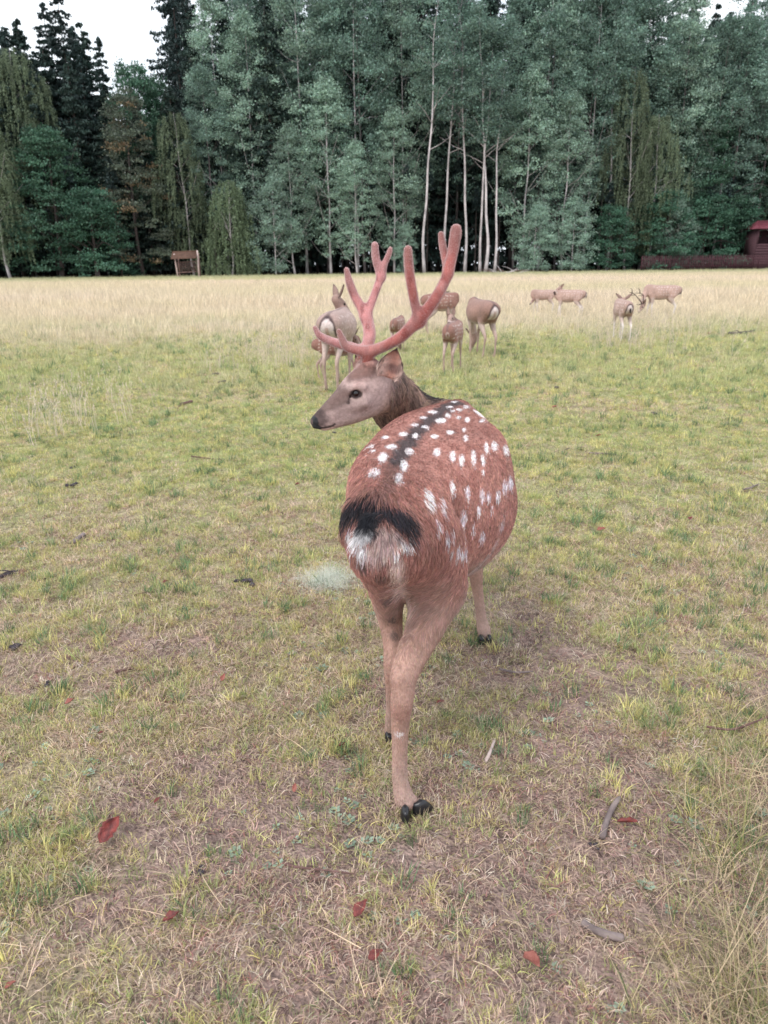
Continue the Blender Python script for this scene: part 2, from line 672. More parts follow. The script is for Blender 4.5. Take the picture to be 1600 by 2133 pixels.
def layered(seed, H, R, base, col, alt=None, alt_p=0., n=95, per=120, leaf=.21, r=.28):
    """broad dark crown built of flattened leafy plates"""
    rng = np.random.default_rng(seed)
    tv, tq, tt, q = make_trunk(H * .92, r, rng, lean=.02, wob=.2, branches=18, base=.2, spread=R * 1.1)
    cs, rs = [], []
    for i in range(n):
        t = base + (1 - base) * rng.random()
        env = R * (1 - ((t - base) / (1 - base)) ** 1.8 * .8)
        a = rng.uniform(0, 2 * math.pi)
        rr = env * (.35 + .65 * math.sqrt(rng.random()))
        cs.append([math.cos(a) * rr, math.sin(a) * rr, t * H - rr * .12])
        rs.append(rng.uniform(.6, 1.7))
    lv, lq, lc = crown_clusters(np.array(cs), np.array(rs), per, leaf, rng, col, up_bias=.8, slim=.8, flat=.55, shell=.4, alt=alt, alt_p=alt_p)
    return (tv, tq, tt), (lv, lq, lc)


def weeping(seed, H, R, base, col, n=240, leaf=.17, r=.15, lean=0.0):
    """birch with hanging strings of small leaves"""
    rng = np.random.default_rng(seed)
    tv, tq, tt, q = make_trunk(H, r, rng, lean=.02, wob=.25, branches=14, base=.3, spread=R * 1.0, crook=lean)
    P_, C_ = [], []
    for i in range(n):
        t = base + (1 - base) * rng.random() ** .9
        u = (t - base) / (1 - base)
        a = rng.uniform(0, 2 * math.pi)
        env = R * math.sin(math.pi * min(1, u * .72 + .22)) ** .6 * (.40 + 1.0 * vnoise(np.array([[math.cos(a) * 1.3 + seed, math.sin(a) * 1.3, u * 4.5]]), 1.0, seed)[0])
        rr = env * (.3 + .7 * math.sqrt(rng.random()))
        ax = q[min(int(t * (len(q) - 1)), len(q) - 1), :3]
        L = rng.uniform(.8, 2.6) * (.6 + .6 * rr / max(R, .1))
        m = int(18 + 26 * L)
        s = np.sort(rng.random(m))
        p = np.column_stack([ax[0] + math.cos(a) * (rr + .25 * s) + rng.normal(0, .13, m) * (1.2 - s), ax[1] + math.sin(a) * (rr + .25 * s) + rng.normal(0, .13, m) * (1.2 - s), t * H - s * L + rng.normal(0, .05, m)])
        P_.append(p)
        C_.append(np.tile(np.array(col) * rng.uniform(.75, 1.3), (m, 1)) * rng.uniform(.75, 1.3, (m, 1)))
    c = np.vstack(P_)
    lv, lq = leaf_quads(c, np.full(len(c), leaf), .3, rng, .5, hang=1.0)
    return (tv, tq, tt), (lv, lq, np.repeat(np.vstack(C_), 4, 0))


def spruce(seed, H, R, base, col, leaf=.42, r=.24, tiers=54, sparse=.85):
    rng = np.random.default_rng(seed)
    z = np.linspace(0, H, 8)
    tr = [tube(np.column_stack([rng.normal(0, .04, 8), rng.normal(0, .04, 8), z]), r * (1 - z / H * .95) + .01, 7)]
    P_, D_, C_ = [], [], []
    for i in range(tiers):
        t = base + (1 - base) * (i + rng.random()) / tiers
        L = R * (1 - t) ** .7 * rng.uniform(.6, 1.2) + .35
        nb = int(rng.integers(5, 9) * sparse)
        for b in range(nb):
            a = rng.uniform(0, 2 * math.pi)
            Lb = L * rng.uniform(.6, 1.15)
            m = int(9 + Lb * 13)
            s = rng.random(m) ** .7
            droop = .32 * Lb * (s ** 1.3) - .16 * Lb * s ** 4
            w = .30 * Lb * (1 - s * .6) * .5
            lat = rng.normal(0, 1, m) * w
            p = np.column_stack([math.cos(a) * s * Lb - math.sin(a) * lat, math.sin(a) * s * Lb + math.cos(a) * lat, t * H - droop - np.abs(lat) * .35 + rng.normal(0, .06, m)])
            P_.append(p)
            C_.append(np.tile(np.array(col) * rng.uniform(.7, 1.25), (m, 1)) * rng.uniform(.75, 1.25, (m, 1)))
            if base * H < t * H:
                tr.append(tube([[0, 0, t * H], [math.cos(a) * Lb * .9, math.sin(a) * Lb * .9, t * H - .2 * Lb]], [.03, .01], 4, cap=False))
    for i in range(26):      # dead snags on the bare lower trunk
        a, zz = rng.uniform(0, 6.28), rng.uniform(.06, max(base, .08)) * H
        L = rng.uniform(.3, 1.3)
        tr.append(tube([[0, 0, zz], [math.cos(a) * L, math.sin(a) * L, zz - .1 * L]], [.018, .005], 4, cap=False))
    c = np.vstack(P_)
    lv, lq = leaf_quads(c, np.full(len(c), leaf), .5, rng, .42, hang=.8)
    V, Q, T = join(tr)
    return (V, Q, T), (lv, lq, np.repeat(np.vstack(C_), 4, 0))


def tree_data(name, gen):
    (tv, tq, tt), (lv, lq, lc) = gen
    return mesh(name + '_trunk', tv, [tq, tt]), mesh(name + '_crown', lv, lq, smooth=False, colors=np.clip(lc, .003, .8))


ASP = (.225, .325, .255)
ASP2 = (.150, .236, .190)
SPC = (.034, .058, .056)
DK = (.058, .128, .082)
BIR = (.150, .195, .120)
species = {
    'aspen_a': tree_data('aspen', aspen(1, 30, 4.6, .20, ASP, n=250, per=75)),
    'aspen_b': tree_data('aspen', aspen(2, 31, 4.8, .28, ASP2, n=230, per=75)),
    'aspen_c': tree_data('aspen', aspen(3, 22, 4.2, .14, ASP, n=210, per=80)),
    'aspen_thin': tree_data('aspen', aspen(4, 30, 3.0, .52, ASP2, n=95, per=75, r=.17, wob=.75)),
    'aspen_low': tree_data('aspen', aspen(5, 11, 4.2, .05, (.230, .335, .268), n=110, per=110, r=.10)),
    'maple': tree_data('maple', layered(6, 15, 6.2, .07, DK, n=190, per=100)),
    'maple_b': tree_data('maple', layered(7, 9.5, 5.2, .04, (.065, .150, .098), n=120, per=110)),
    'bronze': tree_data('maple', layered(8, 19, 5.2, .10, (.100, .125, .092), alt=(.20, .150, .090), alt_p=.16, n=190, per=90)),
    'birch': tree_data('birch', weeping(9, 18, 3.9, .16, BIR, n=520, r=.16)),
    'birch_low': tree_data('birch', weeping(10, 9, 3.9, .04, (.120, .165, .095), n=300, r=.12, leaf=.20)),
    'spruce_a': tree_data('spruce', spruce(11, 30, 4.8, .14, SPC)),
    'spruce_b': tree_data('spruce', spruce(12, 27, 4.2, .22, (.038, .066, .060))),
    'spruce_c': tree_data('spruce', spruce(13, 23, 4.4, .06, (.036, .064, .054))),
}
SP_NAME = {'aspen': 'aspen_tree', 'maple': 'maple_tree', 'bronze': 'maple_tree', 'birch': 'birch_tree', 'spruce': 'spruce_tree'}
SP_CAT = 'tree'
EDGE = lambda px: G(px, 583 - 20.5 * px / 1600.0)    # where the meadow ends


H0 = {'aspen_a': 30, 'aspen_b': 31, 'aspen_c': 22, 'aspen_thin': 30, 'aspen_low': 11, 'maple': 15, 'maple_b': 9.5, 'bronze': 19, 'birch': 18, 'birch_low': 9, 'spruce_a': 30, 'spruce_b': 27, 'spruce_c': 23}


def plant(kind, px, back, top=0, label=None, rz=None, wide=1.0, bark=None, group=None, seed=0):
    """top: height in the photo (pixel row) that the crown reaches"""
    key = kind.split('_')[0]
    g = EDGE(px)
    d = nrm(np.array([g[0], g[1], 0]))
    p = np.array([g[0], g[1], 0.0]) + d * back
    tm, cm = species[kind]
    H = P(px, top, p[1])[2]
    s = H / H0[kind]
    rng = random.Random(int(px * 7 + back * 13 + seed))
    o = empty(SP_NAME[key], p, rng.uniform(0, 6.28) if rz is None else rz)
    w_ = wide * s ** .6
    o.scale = (w_, w_, s)
    if label is None:
        label, group = OTHER[key]
    tag(o, label, 'tree', group)
    if bark is None:
        bark = bark_pale if key in ('aspen', 'birch') else bark_dark
    t = bpy.data.objects.new('trunk', tm)
    if not tm.materials:
        tm.materials.append(bark)
    c = bpy.data.objects.new('crown', cm)
    if not cm.materials:
        cm.materials.append(needle_mat if key == 'spruce' else leaf_mat)
    for q in (t, c):
        COL.objects.link(q)
        q.parent = o
    if tm.materials[0] != bark:
        t.material_slots[0].link = 'OBJECT'
        t.material_slots[0].material = bark
    return o


OTHER = {'aspen': ('tall pale-leaved aspen standing inside the forest behind the front row', 'aspens behind the front row'),
         'spruce': ('dark spruce standing deep in the forest behind the leafy trees', 'spruces deep in the forest'),
         'maple': ('dark leafy tree deep in the forest behind the front row', 'leafy trees deep in the forest'),
         'birch': ('birch standing deep in the forest', 'birches deep in the forest'),
         'bronze': ('brownish leafy tree deep in the forest', 'brownish trees deep in the forest')}

# front row, left to right (photo column, metres behind the meadow's edge, photo row of the tree top)
plant('birch', 22, 0.5, 200, 'weeping birch at the far left edge with a pale trunk', wide=.95)
plant('birch', -70, 4, 60, 'yellowish birch reaching in from the left picture edge', wide=1.2)
plant('maple', 130, 3.5, 255, 'dark teal maple with low spreading branches at left', wide=.95)
plant('maple_b', 205, 1.5, 385, 'low dark maple between the left maple and the bronze tree', wide=.95)
plant('bronze', 300, 5, 185, 'tree with bronze-brown leaves in its top, left of the hay rack', wide=.85)
plant('birch', 405, 5.5, 232, 'weeping yellow-green birch behind the hay rack', wide=.85)
plant('birch_low', 485, 1.5, 375, 'low drooping yellow-green birch right of the hay rack', wide=.85)
plant('birch', 75, 9, 100, 'tall grey-green birch with a bare pale top above the left maple', wide=.8)
plant('birch', 135, 8, 150, 'grey-green birch beside the one with the bare top', wide=.7)
plant('aspen_low', 575, 1.0, 380, 'bushy pale aspen just right of the low drooping birch', wide=.85)
plant('aspen_c', 615, 3, 265, 'round-headed aspen above the bushy pale one', wide=.85)
plant('aspen_a', 540, 8, 30, 'tall aspen above the round-headed one, left end of the aspen group', wide=.95)
plant('aspen_a', 478, 10, -20, 'tall aspen rising beside the strip of open sky', wide=.8)
plant('aspen_c', 690, 4, 170, 'aspen with stepped leaf clumps left of the antlers', wide=.95)
plant('aspen_a', 640, 9, -120, 'tall dense aspen above the left antler', wide=1.0)
plant('aspen_c', 745, 2, 300, 'mid-height aspen directly behind the left antler', wide=.85)
plant('aspen_b', 745, 8, -160, 'tall aspen between the two antlers, reaching out of the picture', wide=1.0)
plant('aspen_c', 822, 3.5, 230, 'mid-height aspen left of the dark gap', wide=.85)
plant('aspen_a', 840, 9, -60, 'tall aspen over the left part of the dark gap', wide=.85)
plant('aspen_low', 845, 2, 475, 'young aspen at the edge of the dark gap', wide=.6)
plant('aspen_thin', 884, 1.5, -100, 'slim pale aspen trunk at the left of the dark gap')
plant('aspen_thin', 926, 4, -80, 'crooked slim aspen in the middle of the dark gap')
plant('aspen_thin', 968, 3, -90, 'slim aspen right of the middle of the dark gap')
plant('aspen_thin', 1000, 1.2, 20, 'straight thin white trunk hugging the thickest one')
plant('aspen_thin', 1011, .3, 40, 'thickest white aspen trunk, right of the antler tip', wide=1.25)
plant('aspen_thin', 1030, .8, 30, 'leaning white aspen trunk at the brush pile')
plant('aspen_c', 1090, 4.5, 150, 'aspen right of the white trunks with a full light crown', wide=.95)
plant('aspen_a', 1120, 9, -60, 'tall aspen behind the full light crown', wide=.95)
plant('aspen_c', 1170, 3.5, 200, 'aspen above the low teal bushes', wide=.95)
plant('aspen_b', 1215, 8, -100, 'tall aspen above the fallen arching branch', wide=.9)
plant('aspen_low', 1110, .8, 435, 'low teal aspen bush right of the brush pile', wide=.85)
plant('aspen_low', 1190, .8, 420, 'low teal aspen bush above the arching branch', wide=.85)
plant('birch', 1300, 4.5, 140, 'weeping birch with yellow-green hanging twigs right of the aspens', wide=.75)
plant('birch', 1350, 6, 240, 'dull green weeping birch left of the picket fence', wide=.9)
plant('maple_b', 1270, 1.8, 425, 'dark low maple behind the fallen arching branch', wide=.8)
plant('maple_b', 1375, 3, 395, 'bushy green maple behind the left end of the fence', wide=.9)
plant('maple_b', 1462, 4, 400, 'bushy bright green maple behind the middle of the fence', wide=.9)
plant('maple_b', 1530, 9, 410, 'green maple bush beside the red-roofed hut', wide=.9)
plant('aspen_low', 1405, 2, 425, 'pale green shrub above the left half of the fence', wide=.8)
plant('maple', 1440, 9, 215, 'dark maple above the fence', wide=.95)
plant('maple', 1560, 14, 250, 'dark maple rising behind the hut', wide=.9)
plant('aspen_c', 1395, 11, 120, 'thin-leaved aspen above the fence with sky showing through', wide=.9)
plant('aspen_thin', 1262, 7, -60, 'tall aspen with bare grey stem left of the sky gaps')
plant('aspen_thin', 1330, 9, -40, 'tall aspen right of the bare grey stem')
plant('aspen_thin', 1480, 10, -80, 'tall aspen at upper right with sky behind it')
plant('aspen_thin', 1550, 12, -60, 'tall aspen near the upper right corner')
plant('birch', 1650, 12, 260, 'birch reaching in at the right picture edge behind the hut')
# spruces framing the open sky
plant('spruce_a', 20, 15, -60, 'tall ragged spruce in the top left corner', wide=1.15)
plant('spruce_b', 55, 13, -20, 'ragged dark spruce beside the corner spruce at top left', wide=1.2)
plant('spruce_a', 165, 18, 5, 'dark spruce half hidden behind the tall one left of the open sky', wide=1.15)
plant('spruce_c', 232, 17, 50, 'bushy dark spruce top right of the tall one at the open sky', wide=1.1)
plant('spruce_c', 112, 15, 42, 'shorter spruce between the two tall ones at top left', wide=1.1)
plant('spruce_a', 195, 16, -30, 'tall spruce left of the open sky', wide=1.1)
plant('spruce_b', 262, 15, 75, 'slender pointed spruce at the left rim of the open sky', wide=.8)
plant('spruce_a', 432, 15, -60, 'dark spruce at the right rim of the open sky', wide=.75)
plant('maple', 318, 13, 118, 'round dark green tree below the open sky', wide=.7)
plant('maple', 362, 17, 150, 'dark green tree at the foot of the sky gap', wide=.55)
# rows behind
rng_ = random.Random(4)
for row, (b0, step, kinds) in enumerate([(9, 62, ('aspen_a', 'aspen_b', 'spruce_c', 'aspen_b')), (14, 56, ('spruce_a', 'aspen_b', 'aspen_b', 'spruce_c')), (20, 50, ('spruce_a', 'spruce_b', 'aspen_b', 'spruce_c')),
                                         (28, 46, ('spruce_b', 'spruce_a')), (38, 46, ('spruce_a', 'spruce_c', 'spruce_b'))]):
    px = -420 + row * 13
    while px < 2020:
        x = px + rng_.uniform(-14, 14)
        k = rng_.choice(kinds)
        if x < 450 and k.startswith('aspen'):
            k = 'spruce_c'
        b = b0 + rng_.uniform(-2, 2)
        if x < 240:
            tp = rng_.uniform(45, 160)
        elif x < 400:
            tp = rng_.uniform(165, 240)
        elif x < 1240:
            tp = rng_.uniform(-160, 40) if row > 0 else rng_.uniform(-60, 160)
        else:
            tp = rng_.uniform(-60, 95)
        if not (row == 0 and 860 < x < 1050):
            plant(k, x, b, tp, wide=rng_.uniform(.9, 1.1), bark=bark_grey if k.startswith('aspen') else None, seed=row)
        px += step
# the far side of the wood reads as one dark mass between the trunks
rg = np.random.default_rng(41)
n_ = 50000
pxs = rg.uniform(-520, 2120, n_)
bk = rg.uniform(44, 60, n_)
e0, e1, e2 = EDGE(-520), EDGE(800), EDGE(2120)
ex = np.interp(pxs, [-520, 800, 2120], [e0[0], e1[0], e2[0]])
ey = np.interp(pxs, [-520, 800, 2120], [e0[1], e1[1], e2[1]])
dd = np.hypot(ex, ey)
zz = rg.uniform(0, 1, n_) ** 1.3 * (11 + 5 * vnoise(np.column_stack([pxs, pxs * 0, pxs * 0]), .02, 3))
lv, lq = leaf_quads(np.column_stack([ex * (1 + bk / dd), ey * (1 + bk / dd), zz]), np.full(n_, .85), .3, rg, .7)
lc = np.repeat(np.array([[.030, .046, .042]]) * rg.uniform(.6, 1.4, (n_, 1)), 4, 0)
tag(link('distant_wood', mesh('distant_wood', lv, lq, smooth=False, colors=lc), needle_mat), kind='stuff')
# thin bare trunks visible inside the forest under the crowns
und = tree_data('sapling', spruce(31, 14, 1.6, .75, SPC, r=.12, tiers=10))
for i in range(70):
    x = rng_.uniform(-150, 1750)
    g = EDGE(x)
    d = nrm(np.array([g[0], g[1], 0]))
    p = np.array([g[0], g[1], 0.0]) + d * rng_.uniform(2, 20)
    o = empty('young_spruce', p, rng_.uniform(0, 6))
    s = rng_.uniform(.7, 1.15)
    o.scale = (s, s, s)
    tag(o, 'thin bare-stemmed young spruce in the dark under the crowns', 'tree', 'thin trunks in the forest shade')
    for nm, me in zip(('trunk', 'crown'), und):
        if not me.materials:
            me.materials.append(bark_dark if nm == 'trunk' else needle_mat)
        q = bpy.data.objects.new(nm, me)
        COL.objects.link(q)
        q.parent = o
# ------------------------------------------------------------------ ground
def patch_fields(p):
    """shared pattern of bare, dry and green parts of the meadow (world x, y)"""
    q = np.column_stack([p[:, 0], p[:, 1], np.zeros(len(p))])
    y = p[:, 1]
    sc = 1.0
    near = sstep(4.0, 1.5, y)
    n1 = fbm(q, 0.9, 51, 3)
    n2 = fbm(q, 3.2, 52, 3)
    n3 = fbm(q * np.array([0.5, 1.0, 1]), 0.16, 53, 3)
    bare = sstep(0.50, 0.66, n1 * 0.5 + n2 * 0.5 + 0.04 * near + 0.05 * sstep(-0.4, 0.8, p[:, 0]) * sstep(6, 3, y) - 0.20 * sstep(2.2, 5.0, y) - 0.07 * sstep(0.0, -0.8, p[:, 0]) * sstep(1.6, 2.2, y))
    dry = np.clip(0.38 + 1.3 * (n3 - 0.5) + 1.1 * (n1 - 0.5) + 0.5 * sstep(14, 24, y) - 0.44 * sstep(3.2, 5.0, y) * sstep(18, 11, y) + 0.16 * sstep(0.0, 1.0, p[:, 0]) * sstep(4.5, 3, y), 0, 1)
    return bare, dry


xs = np.concatenate([np.linspace(-160, -12, 24, endpoint=False), np.linspace(-12, 12, 240, endpoint=False), np.linspace(12, 160, 25)])
ys = np.concatenate([np.linspace(-12, 0.4, 8, endpoint=False), np.linspace(0.4, 6, 200, endpoint=False), np.linspace(6, 14, 100, endpoint=False), np.linspace(14, 60, 60, endpoint=False), np.linspace(60, 400, 20)])
gx, gy = np.meshgrid(xs, ys, indexing='ij')
gp = np.column_stack([gx.ravel(), gy.ravel(), np.zeros(gx.size)])


def ground_z(p):
    q = np.column_stack([p[:, 0], p[:, 1], np.zeros(len(p))])
    near = sstep(14, 8, p[:, 1])
    return near * (0.022 * (fbm(q, 2.5, 61, 3) - 0.5) + 0.010 * (fbm(q, 14, 62, 2) - 0.5)) - 0.006 * near


gp[:, 2] = ground_z(gp)
i, j = np.meshgrid(np.arange(len(xs) - 1), np.arange(len(ys) - 1), indexing='ij')
a = (i * len(ys) + j).ravel()
gq = np.stack([a, a + len(ys), a + len(ys) + 1, a + 1], 1)
bare, dry = patch_fields(gp)
yy = gp[:, 1]
soil = np.array([.33, .235, .205])
soil_far = np.array([.30, .25, .13])
gcol = np.tile(soil, (len(gp), 1))
turf = cmix(np.tile(np.array([.36, .385, .170]), (len(gp), 1)), (.54, .45, .29), dry)
gcol = cmix(gcol, turf, np.clip((1 - bare) * 0.40 + sstep(2.5, 6, yy) * .5, 0, 1))
_edge = 86 + gp[:, 0] * .12
gcol = cmix(gcol, (.64, .52, .40), sstep(11, 26, yy) * .7)
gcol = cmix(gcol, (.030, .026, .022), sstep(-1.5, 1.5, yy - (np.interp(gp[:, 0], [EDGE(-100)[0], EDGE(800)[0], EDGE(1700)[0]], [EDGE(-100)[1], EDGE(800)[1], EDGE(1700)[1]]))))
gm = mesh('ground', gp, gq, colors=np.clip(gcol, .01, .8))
m, n, l, b = new_mat('soil_and_turf')
at = n.new('ShaderNodeAttribute'); at.attribute_name = 'tint'
geo = n.new('ShaderNodeNewGeometry')
noA = n.new('ShaderNodeTexNoise'); noA.inputs['Scale'].default_value = 38; noA.inputs['Detail'].default_value = 8; noA.inputs['Roughness'].default_value = .7
noB = n.new('ShaderNodeTexNoise'); noB.inputs['Scale'].default_value = 5; noB.inputs['Detail'].default_value = 6
noC = n.new('ShaderNodeTexVoronoi'); noC.inputs['Scale'].default_value = 95
for q in (noA, noB, noC):
    l.new(geo.outputs['Position'], q.inputs['Vector'])
mrA = n.new('ShaderNodeMapRange'); mrA.inputs['From Min'].default_value = .3; mrA.inputs['From Max'].default_value = .7; mrA.inputs['To Min'].default_value = .38; mrA.inputs['To Max'].default_value = 1.55
mrB = n.new('ShaderNodeMapRange'); mrB.inputs['From Min'].default_value = .3; mrB.inputs['From Max'].default_value = .7; mrB.inputs['To Min'].default_value = .8; mrB.inputs['To Max'].default_value = 1.2
l.new(noA.outputs['Fac'], mrA.inputs['Value']); l.new(noB.outputs['Fac'], mrB.inputs['Value'])
mu = n.new('ShaderNodeMath'); mu.operation = 'MULTIPLY'
l.new(mrA.outputs['Result'], mu.inputs[0]); l.new(mrB.outputs['Result'], mu.inputs[1])
vm = n.new('ShaderNodeVectorMath'); vm.operation = 'SCALE'
l.new(at.outputs['Color'], vm.inputs[0]); l.new(mu.outputs['Value'], vm.inputs['Scale'])
l.new(vm.outputs['Vector'], b.inputs['Base Color'])
b.inputs['Roughness'].default_value = .95; b.inputs['Specular IOR Level'].default_value = .1
bp = n.new('ShaderNodeBump'); bp.inputs['Strength'].default_value = .9; bp.inputs['Distance'].default_value = .02
ad = n.new('ShaderNodeMath'); ad.operation = 'ADD'
l.new(noA.outputs['Fac'], ad.inputs[0]); l.new(noC.outputs['Distance'], ad.inputs[1]); l.new(ad.outputs['Value'], bp.inputs['Height'])
l.new(bp.outputs['Normal'], b.inputs['Normal'])
tag(link('ground', gm, m), kind='structure')


# ------------------------------------------------------------------ grass: tufts placed by geometry nodes on points computed here
def blades(nb, h, spread, width, bend, rng, segs=3, lay=0.0, seed_head=False):
    V, Q, T = [], [], []
    for b_ in range(nb):
        a = rng.uniform(0, 2 * math.pi)
        r0 = spread * math.sqrt(rng.random())
        base = np.array([math.cos(a) * r0, math.sin(a) * r0, -0.002])
        a2 = a + rng.normal(0, .9)
        H = h * rng.uniform(.45, 1.15)
        bd = bend * rng.uniform(.3, 1.5)
        out = np.array([math.cos(a2), math.sin(a2), 0])
        sd = np.array([-out[1], out[0], 0])
        sd = nrm(sd + out * rng.normal(0, .8))
        w = width * rng.uniform(.6, 1.3)
        k = len(V)
        for s in range(segs + 1):
            t = s / segs
            if lay:
                zz = H * (math.sin(t * math.pi * .9) * (1 - lay) * .5 + .04) + .002
                xx = H * t
            else:
                zz = H * t * (1 - .35 * bd * t)
                xx = H * bd * t * t
            p = base + out * xx + np.array([0, 0, zz]) + sd * (math.sin(t * 3 + a) * H * .06 if lay else 0)
            ww = w * (1 - t) ** .6 + w * .08
            if s == segs:
                V.append(p)
            else:
                V += [p - sd * ww / 2, p + sd * ww / 2]
        for s in range(segs - 1):
            Q.append((k + 2 * s, k + 2 * s + 1, k + 2 * s + 3, k + 2 * s + 2))
        T.append((k + 2 * segs - 2, k + 2 * segs - 1, k + 2 * segs))
        if seed_head:
            for q_ in range(5):
                c = p + np.array([rng.normal(0, .004), rng.normal(0, .004), -q_ * H * .035])
                kk = len(V)
                o_ = nrm(rng.normal(0, 1, 3)) * .006
                V += [c + [0, 0, .010], c + o_, c - [0, 0, .006], c - o_]
                Q.append((kk, kk + 1, kk + 2, kk + 3))
    return np.array(V), np.array(Q).reshape(-1, 4), np.array(T).reshape(-1, 3)


def rosette(rng, n=6, L=.022):
    """small round-leaved weed"""
    V, Q, T = [], [], []
    for i_ in range(n):
        a = i_ * 2.4 + rng.normal(0, .3)
        d = np.array([math.cos(a), math.sin(a), .25])
        s = np.array([-d[1], d[0], 0])
        l_ = L * rng.uniform(.6, 1.2)
        k = len(V)
        b0 = d * l_ * .35
        V += [b0, b0 + d * l_ * .5 + s * l_ * .38, b0 + d * l_ * 1.0, b0 + d * l_ * .5 - s * l_ * .38]
        Q.append((k, k + 1, k + 2, k + 3))
    return np.array(V) + [0, 0, .004], np.array(Q), np.zeros((0, 3), int)


def mat_blade(name, trans=.3, rough=.6):
    m, n, l, b = new_mat(name)
    at = n.new('ShaderNodeAttribute'); at.attribute_type = 'INSTANCER'; at.attribute_name = 'tint'
    rp = n.new('ShaderNodeNewGeometry')
    mr = n.new('ShaderNodeMapRange'); mr.inputs['To Min'].default_value = .68; mr.inputs['To Max'].default_value = 1.35
    l.new(rp.outputs['Random Per Island'], mr.inputs['Value'])
    vm = n.new('ShaderNodeVectorMath'); vm.operation = 'SCALE'
    l.new(at.outputs['Color'], vm.inputs[0]); l.new(mr.outputs['Result'], vm.inputs['Scale'])
    l.new(vm.outputs['Vector'], b.inputs['Base Color'])
    b.inputs['Roughness'].default_value = rough; b.inputs['Specular IOR Level'].default_value = .2
    tr = n.new('ShaderNodeBsdfTranslucent'); ms = n.new('ShaderNodeMixShader'); ms.inputs['Fac'].default_value = trans
    l.new(vm.outputs['Vector'], tr.inputs['Color']); l.new(b.outputs['BSDF'], ms.inputs[1]); l.new(tr.outputs['BSDF'], ms.inputs[2])
    l.new(ms.outputs['Shader'], n['Material Output'].inputs['Surface'])
    return m


blade_mat = mat_blade('grass_blades')


def scatter(name, protos, pts, scale, rot, tint, tilt=None, idx=None, mat=blade_mat):
    """one object: point cloud mesh whose geometry nodes put a tuft on each point"""
    pc = bpy.data.collections.new(name + '_tufts')
    for k, (V, Q, T) in enumerate(protos):
        me = mesh(f'{name}_tuft_{k:02d}', V, [Q, T] if len(T) else Q, smooth=False)
        me.materials.append(mat)
        pc.objects.link(bpy.data.objects.new(f'{name}_tuft_{k:02d}', me))
    me = bpy.data.meshes.new(name)
    me.vertices.add(len(pts))
    me.vertices.foreach_set('co', np.asarray(pts, np.float32).ravel())
    me.attributes.new('sc', 'FLOAT', 'POINT').data.foreach_set('value', np.asarray(scale, np.float32))
    rv = np.zeros((len(pts), 3), np.float32)
    rv[:, 2] = rot
    if tilt is not None:
        rv[:, :2] = tilt
    me.attributes.new('rt', 'FLOAT_VECTOR', 'POINT').data.foreach_set('vector', rv.ravel())
    me.attributes.new('ix', 'INT', 'POINT').data.foreach_set('value', np.asarray(idx if idx is not None else np.random.default_rng(1).integers(0, len(protos), len(pts)), np.int32))
    set_color(me, np.clip(tint, .004, .9))
    o = bpy.data.objects.new(name, me)
    COL.objects.link(o)
    ng = bpy.data.node_groups.new(name + '_nodes', 'GeometryNodeTree')
    ng.interface.new_socket('Geometry', in_out='INPUT', socket_type='NodeSocketGeometry')
    ng.interface.new_socket('Geometry', in_out='OUTPUT', socket_type='NodeSocketGeometry')
    N, L = ng.nodes, ng.links
    gi, go = N.new('NodeGroupInput'), N.new('NodeGroupOutput')
    ci = N.new('GeometryNodeCollectionInfo')
    ci.inputs['Collection'].default_value = pc
    ci.inputs['Separate Children'].default_value = True
    ip = N.new('GeometryNodeInstanceOnPoints')
    ip.inputs['Pick Instance'].default_value = True
    def na(nm, ty):
        q = N.new('GeometryNodeInputNamedAttribute')
        q.data_type = ty
        q.inputs['Name'].default_value = nm
        return q
    s_, r_, i_ = na('sc', 'FLOAT'), na('rt', 'FLOAT_VECTOR'), na('ix', 'INT')
    e2r = N.new('FunctionNodeEulerToRotation')
    L.new(gi.outputs[0], ip.inputs['Points']); L.new(ci.outputs[0], ip.inputs['Instance'])
    L.new(i_.outputs['Attribute'], ip.inputs['Instance Index']); L.new(s_.outputs['Attribute'], ip.inputs['Scale'])
    L.new(r_.outputs['Attribute'], e2r.inputs[0]); L.new(e2r.outputs[0], ip.inputs['Rotation'])
    L.new(ip.outputs[0], go.inputs[0])
    md = o.modifiers.new('tufts', 'NODES')
    md.node_group = ng
    tag(o, kind='stuff')
    return o


def wedge(y0, y1, dens, rng, margin=1.4, pad=0.4):
    hw = lambda y: (0.56 * y * margin + pad)
    area = (hw(y0) + hw(y1)) * (y1 - y0)
    n = int(area * dens)
    y = rng.uniform(y0, y1, int(n * 2.2))
    x = rng.uniform(-hw(y1), hw(y1), len(y))
    k = np.abs(x) < hw(y)
    x, y = x[k][:n], y[k][:n]
    p = np.column_stack([x, y, np.zeros(len(x))])
    p[:, 2] = ground_z(p)
    return p


rng = np.random.default_rng(77)
short = [blades(15, .028, .026, .0021, .8, rng) for _ in range(7)]
tufty = [blades(20, .062, .020, .0026, .5, rng) for _ in range(5)]
straw = [blades(9, .036, .035, .0019, .5, rng, lay=.35) for _ in range(7)]
weeds = [rosette(rng, 7, .014) for _ in range(2)] + [rosette(rng, 11, .018)]
Gn, Yl, St, Dg = np.array([.36, .405, .175]), np.array([.61, .56, .245]), np.array([.66, .53, .39]), np.array([.150, .235, .120])


def tints(n, dry, rng):
    w = rng.random(n)
    c = np.where((w < .42 - .26 * dry)[:, None], Gn, np.where((w < .86 - .34 * dry)[:, None], Yl, St))
    c = c * (0.6 + .4 * 1) * rng.uniform(.75, 1.25, (n, 1)) * rng.uniform(.93, 1.07, (n, 3))
    return c


allp, alls, alli, allc = [], [], [], []
protos = short + tufty + straw + weeds
I0 = dict(short=(0, 7), tufty=(7, 12), straw=(12, 19), weeds=(19, 22))


